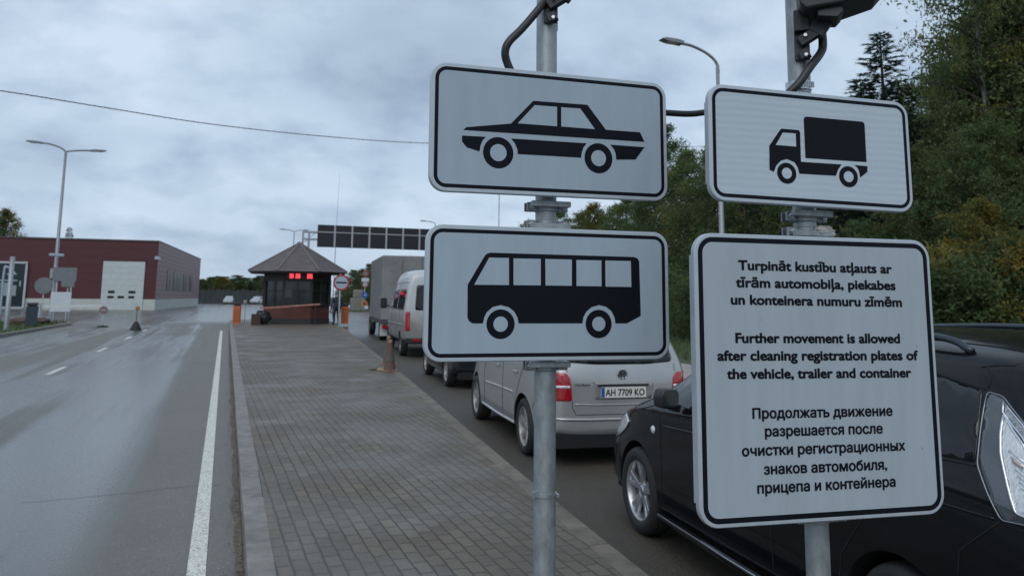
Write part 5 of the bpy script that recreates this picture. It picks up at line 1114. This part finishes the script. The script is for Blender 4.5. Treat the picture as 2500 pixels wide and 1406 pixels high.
def spruce(seed, h, spread):
    r = random.Random(seed); tr = MB(); cr = MB(); tr.tube([(0, 0, -.1), (0, 0, h * .5), (0, 0, h)], [.013 * h, .008 * h, .01], 8)
    z = h * .06
    while z < h * .995:
        q = z / h; n = 7 if q < .8 else 5
        for i in range(n):
            L = spread * (1 - q) ** .78 * r.uniform(.65, 1.18) + .10; az = 2 * PI * (i + r.random() * .8) / n; el = .45 * q - .25 + r.uniform(-.12, .12)
            d = Vector((math.cos(az) * math.cos(el), math.sin(az) * math.cos(el), math.sin(el))); P = [Vector((0, 0, z))]; c = P[0].copy()
            for k in range(4): c = c + d * L / 4; P.append(c.copy()); d = (d + Vector((0, 0, .10 if k > 1 else -.10))).normalized()
            tr.tube(P, [.022 * (1 - q) + .006] * 3 + [.006, .004], 4, False)
            ns = int(10 + 26 * L)
            for _ in range(ns):
                u = r.uniform(.1, 1.0) * 4; k = min(3, int(u)); c = P[k].lerp(P[k + 1], u - k); t_ = (P[k + 1] - P[k]).normalized(); sd = t_.cross(Vector((0, 0, 1))).normalized() * r.choice((-1, 1))
                v = (t_ * r.uniform(.4, 1) + sd * r.uniform(.1, .8) + Vector((0, 0, r.uniform(-.45, .25)))).normalized(); l = r.uniform(.14, .34) * (.6 + .6 * (1 - q)); w = v.cross(Vector((r.gauss(0, 1), r.gauss(0, 1), r.gauss(0, 1)))).normalized() * r.uniform(.02, .045)
                cr.add([c - w * .5, c + w * .5, c + v * l + w * .2, c + v * l - w * .2], [(0, 1, 2, 3)])
                cr.add([c + v * l * .3, c + v * l * .35 + w * 1.2, c + v * l * 1.05 + w * 1.6 + t_ * .05], [(0, 1, 2)])
        z += h * .0155 * r.uniform(.75, 1.25)
    return tr, cr
PROTO = {}
def proto(key, maker, bark, lm):
    tr, cr = maker; a = tr.build('trunk', [bark, BARK], None, True, fix=False); b = cr.build('crown', lm, None, fix=False); PROTO[key] = (a.data, b.data); bpy.data.objects.remove(a); bpy.data.objects.remove(b)
proto('birch1', broadleaf(11, 15, 3.1, .16, 90, 95, .135, .34, BIRCHB, LB), BIRCHB, LB)
proto('birch2', broadleaf(12, 14, 2.7, .2, 76, 84, .135, .30, BIRCHB, LB), BIRCHB, LB)
proto('leafy1', broadleaf(21, 13, 3.2, .08, 80, 80, .16, .10, BARK, LG), BARK, LG)
proto('leafy2', broadleaf(22, 11, 2.9, .06, 74, 76, .155, .12, BARK, LG), BARK, LG)
proto('autumn', broadleaf(31, 11, 2.9, .1, 64, 56, .19, .14, BARK, LA), BARK, LA)
proto('spruce1', spruce(41, 14, 3.0), BARK, LS)
proto('spruce2', spruce(42, 12, 2.5), BARK, LS)
proto('bush', broadleaf(51, 2.6, 1.5, .05, 34, 40, .13, .10, BARK, LG), BARK, LG)
proto('yellow_bush', broadleaf(52, 2.8, 1.4, .05, 30, 36, .13, .12, BARK, LA), BARK, LA)
LAB = {'birch': ('birch_tree', 'birch tree with pale bark in the roadside wood', 'tree', 'birch trees in the roadside wood'), 'leafy': ('leafy_tree', 'dark green leafy tree in the roadside wood', 'tree', 'leafy trees in the roadside wood'), 'autumn': ('autumn_tree', 'yellowing autumn tree in the roadside wood', 'tree', 'autumn trees in the roadside wood'),
       'spruce': ('spruce_tree', 'dark spruce standing deep in the roadside wood', 'tree', 'spruces in the roadside wood'), 'bush': ('bush', 'dark green bush at the edge of the roadside wood', 'bush', 'bushes at the edge of the wood'), 'yellow_bush': ('yellow_bush', 'yellowish bush at the edge of the roadside wood', 'bush', 'yellowish bushes at the edge of the wood')}
def tree(key, x, y, sc, rz, label=None, group=None, z=-.03, fat=1.):
    nm, lb, ct, gr = LAB[key.rstrip('12')]
    t = thing(nm, label or lb, ct, (x, y, z), rz, None if label and not group else (group or gr))
    for n, d in zip(('trunk', 'crown'), PROTO[key]):
        o = bpy.data.objects.new(n, d); C.objects.link(o); o.parent = t
    t.scale = (sc * fat, sc * fat, sc); return t
def by_px(u, depth):                                # ground spot on a sight line
    k = (u - CX) / F; d = Vector((FWD.x, FWD.y, 0)).normalized() + Vector((RT.x, RT.y, 0)).normalized() * k; return d * depth
rt_ = random.Random(77)
p = by_px(2178, 30); q = at(2178, 82, p.y); tree('spruce1', p.x, p.y, q.z / 14, 1., 'pointed spruce standing up above the right end of the lorry sign', fat=1.55)
p = by_px(2122, 33); q = at(2122, 188, p.y); tree('spruce2', p.x, p.y, q.z / 12, 2., 'shorter spruce just left of the pointed spruce behind the lorry sign', fat=1.3)
p = by_px(2225, 34); q = at(2225, 195, p.y); tree('spruce1', p.x, p.y, q.z / 14, 3., 'bushy spruce close right of the pointed spruce behind the lorry sign', fat=1.3)
p = by_px(2432, 24.5); tree('birch1', p.x, p.y, 1.12, .6, 'tall birch with pale trunk at the right edge of the view', fat=.62)
p = by_px(2580, 23.5); tree('birch2', p.x, p.y, 1.25, 2.2, 'leaning birch just past the right edge of the view')
p = by_px(2340, 27); tree('birch2', p.x, p.y, .70, 4.0, 'slim birch left of the tall birch with yellow sprays', fat=.9)
for u, dp, key, sc in ((2500, 28, 'leafy1', 1.15), (2270, 25, 'leafy2', .60), (2400, 31, 'spruce2', 1.0), (2255, 33, 'autumn', .72), (2560, 26, 'leafy1', 1.0), (2460, 22, 'leafy2', .62), (2370, 21.5, 'autumn', .42), (2105, 36, 'leafy1', .70), (2050, 38, 'leafy2', .92), (2000, 40, 'birch2', .72), (1930, 42, 'leafy1', .8), (1870, 46, 'spruce2', .85), (1820, 48, 'birch1', .7), (1770, 50, 'leafy1', .95), (1715, 54, 'leafy2', 1.05), (1672, 57, 'birch2', .92), (1640, 60, 'leafy1', 1.12), (1690, 66, 'spruce1', 1.05), (1610, 66, 'leafy2', 1.05), (1575, 70, 'birch2', .82), (1540, 74, 'leafy1', .85), (1500, 78, 'leafy2', .95), (1460, 82, 'autumn', 1.0), (1425, 86, 'birch1', .78), (1392, 88, 'leafy2', 1.1), (1290, 92, 'autumn', .95), (1255, 96, 'leafy2', .75), (1330, 96, 'leafy1', .78), (1355, 99, 'birch2', .8), (2200, 27, 'autumn', .5), (2160, 40, 'leafy1', .85), (2330, 38, 'birch1', .8), (2420, 36, 'spruce1', 1.15), (2540, 34, 'leafy1', 1.25), (1990, 48, 'spruce2', .9), (1900, 52, 'leafy1', .95), (1840, 58, 'leafy1', .95), (1760, 64, 'leafy1', 1.1), (1560, 84, 'leafy1', .9), (1480, 92, 'leafy1', .85), (2650, 25, 'leafy1', 1.2), (2760, 26, 'leafy2', 1.3), (2090, 46, 'spruce1', .85), (1215, 108, 'leafy1', .6), (1420, 100, 'leafy1', .9), (2340, 46, 'leafy1', 1.2), (2480, 44, 'leafy1', 1.3), (2230, 50, 'leafy1', 1.1), (2120, 58, 'leafy1', 1.1), (2020, 62, 'leafy1', 1.1), (1930, 68, 'leafy1', 1.2)):
    p = by_px(u, dp); tree(key, p.x + rt_.uniform(-.6, .6), p.y + rt_.uniform(-.6, .6), sc * rt_.uniform(.95, 1.05), rt_.uniform(0, 6.28))
for u, dp, key, sc in [(2290 + i * 38, 19.5 + rt_.uniform(-1.2, 1.6), 'bush' if i % 3 else 'yellow_bush', rt_.uniform(.7, 1.25)) for i in range(8)] + [(1640 + i * 47, 52 - i * 2.35 + rt_.uniform(-1.5, 1.5), 'bush' if i % 4 else 'yellow_bush', rt_.uniform(.9, 1.6)) for i in range(14)] + [(1330 + i * 50, 84 - i * 4 , 'bush', rt_.uniform(1.2, 1.8)) for i in range(6)] + [(1622, 42, 'bush', 1.2), (1664, 38, 'bush', .9), (1690, 34, 'bush', .9)]:
    p = by_px(u, dp); tree(key, p.x, p.y, sc, rt_.uniform(0, 6.28))
FAR = 'trees on the far side of the yard'
for i in range(24):
    u = 474 + i * 8.5 + rt_.uniform(-4, 4); dp = 172 + rt_.uniform(-4, 14); p = by_px(u, dp); k = ('leafy1', 'leafy2', 'leafy1', 'autumn', 'leafy2', 'spruce2')[i % 6]
    tree(k, p.x, p.y, {'leafy1': .44, 'leafy2': .52, 'autumn': .50, 'spruce2': .46}[k] * rt_.uniform(.85, 1.12), rt_.uniform(0, 6), 'small far tree in the line beyond the yard left of the booth', FAR, fat=1.9)
for i in range(8):
    u = 842 + i * 13; p = by_px(u, 118 + rt_.uniform(-6, 6)); k = ('leafy2', 'autumn', 'leafy1')[i % 3]
    tree(k, p.x, p.y, (.42, .46, .42)[i % 3] * (.82 + .06 * i) * rt_.uniform(.9, 1.1), rt_.uniform(0, 6), 'autumn coloured far tree between the booth and the lorry', 'trees between booth and lorry', fat=1.5)
for i in range(6):
    p = by_px(960 + i * 50, 125 + i % 3 * 5); tree(('leafy2', 'leafy1', 'autumn')[i % 3], p.x, p.y, .5, i * 1.3, 'far tree beyond the gantry and the lorry', 'trees beyond the lorry', fat=1.4)
p = by_px(22, 128); tree('autumn', p.x, p.y, at(22, 512, p.y).z / 11 * .98, .4, 'olive green tree rising behind the left end of the red building', fat=.9)
p = by_px(-18, 126); tree('leafy2', p.x, p.y, at(0, 525, p.y).z / 11 * .95, 1.4, 'darker tree behind the red building at the left edge of the view')
p = by_px(168, 130); tree('spruce2', p.x, p.y, at(168, 553, p.y).z / 12, .4, 'small pointed treetop showing above the red building roof')
# fence far across the yard
a, b_ = by_px(470, 166), by_px(660, 166); t = thing('yard_fence', 'long dark green mesh fence far across the yard', 'fence', a); d = b_ - a
MB().bar((0, 0, 1.45), (d.x, d.y, 1.45), .08, 2.7).build('mesh_panel', mat('fence_green', (.030, .042, .044), .8, 0, .5, 1.2), t)
pm = MB()
for i in range(17): q = d * (i / 16); pm.bar((q.x, q.y - .1, 0), (q.x, q.y - .1, 3.1), .12, .12)
pm.build('post', mat('fence_post', (.07, .08, .085), .6), t)
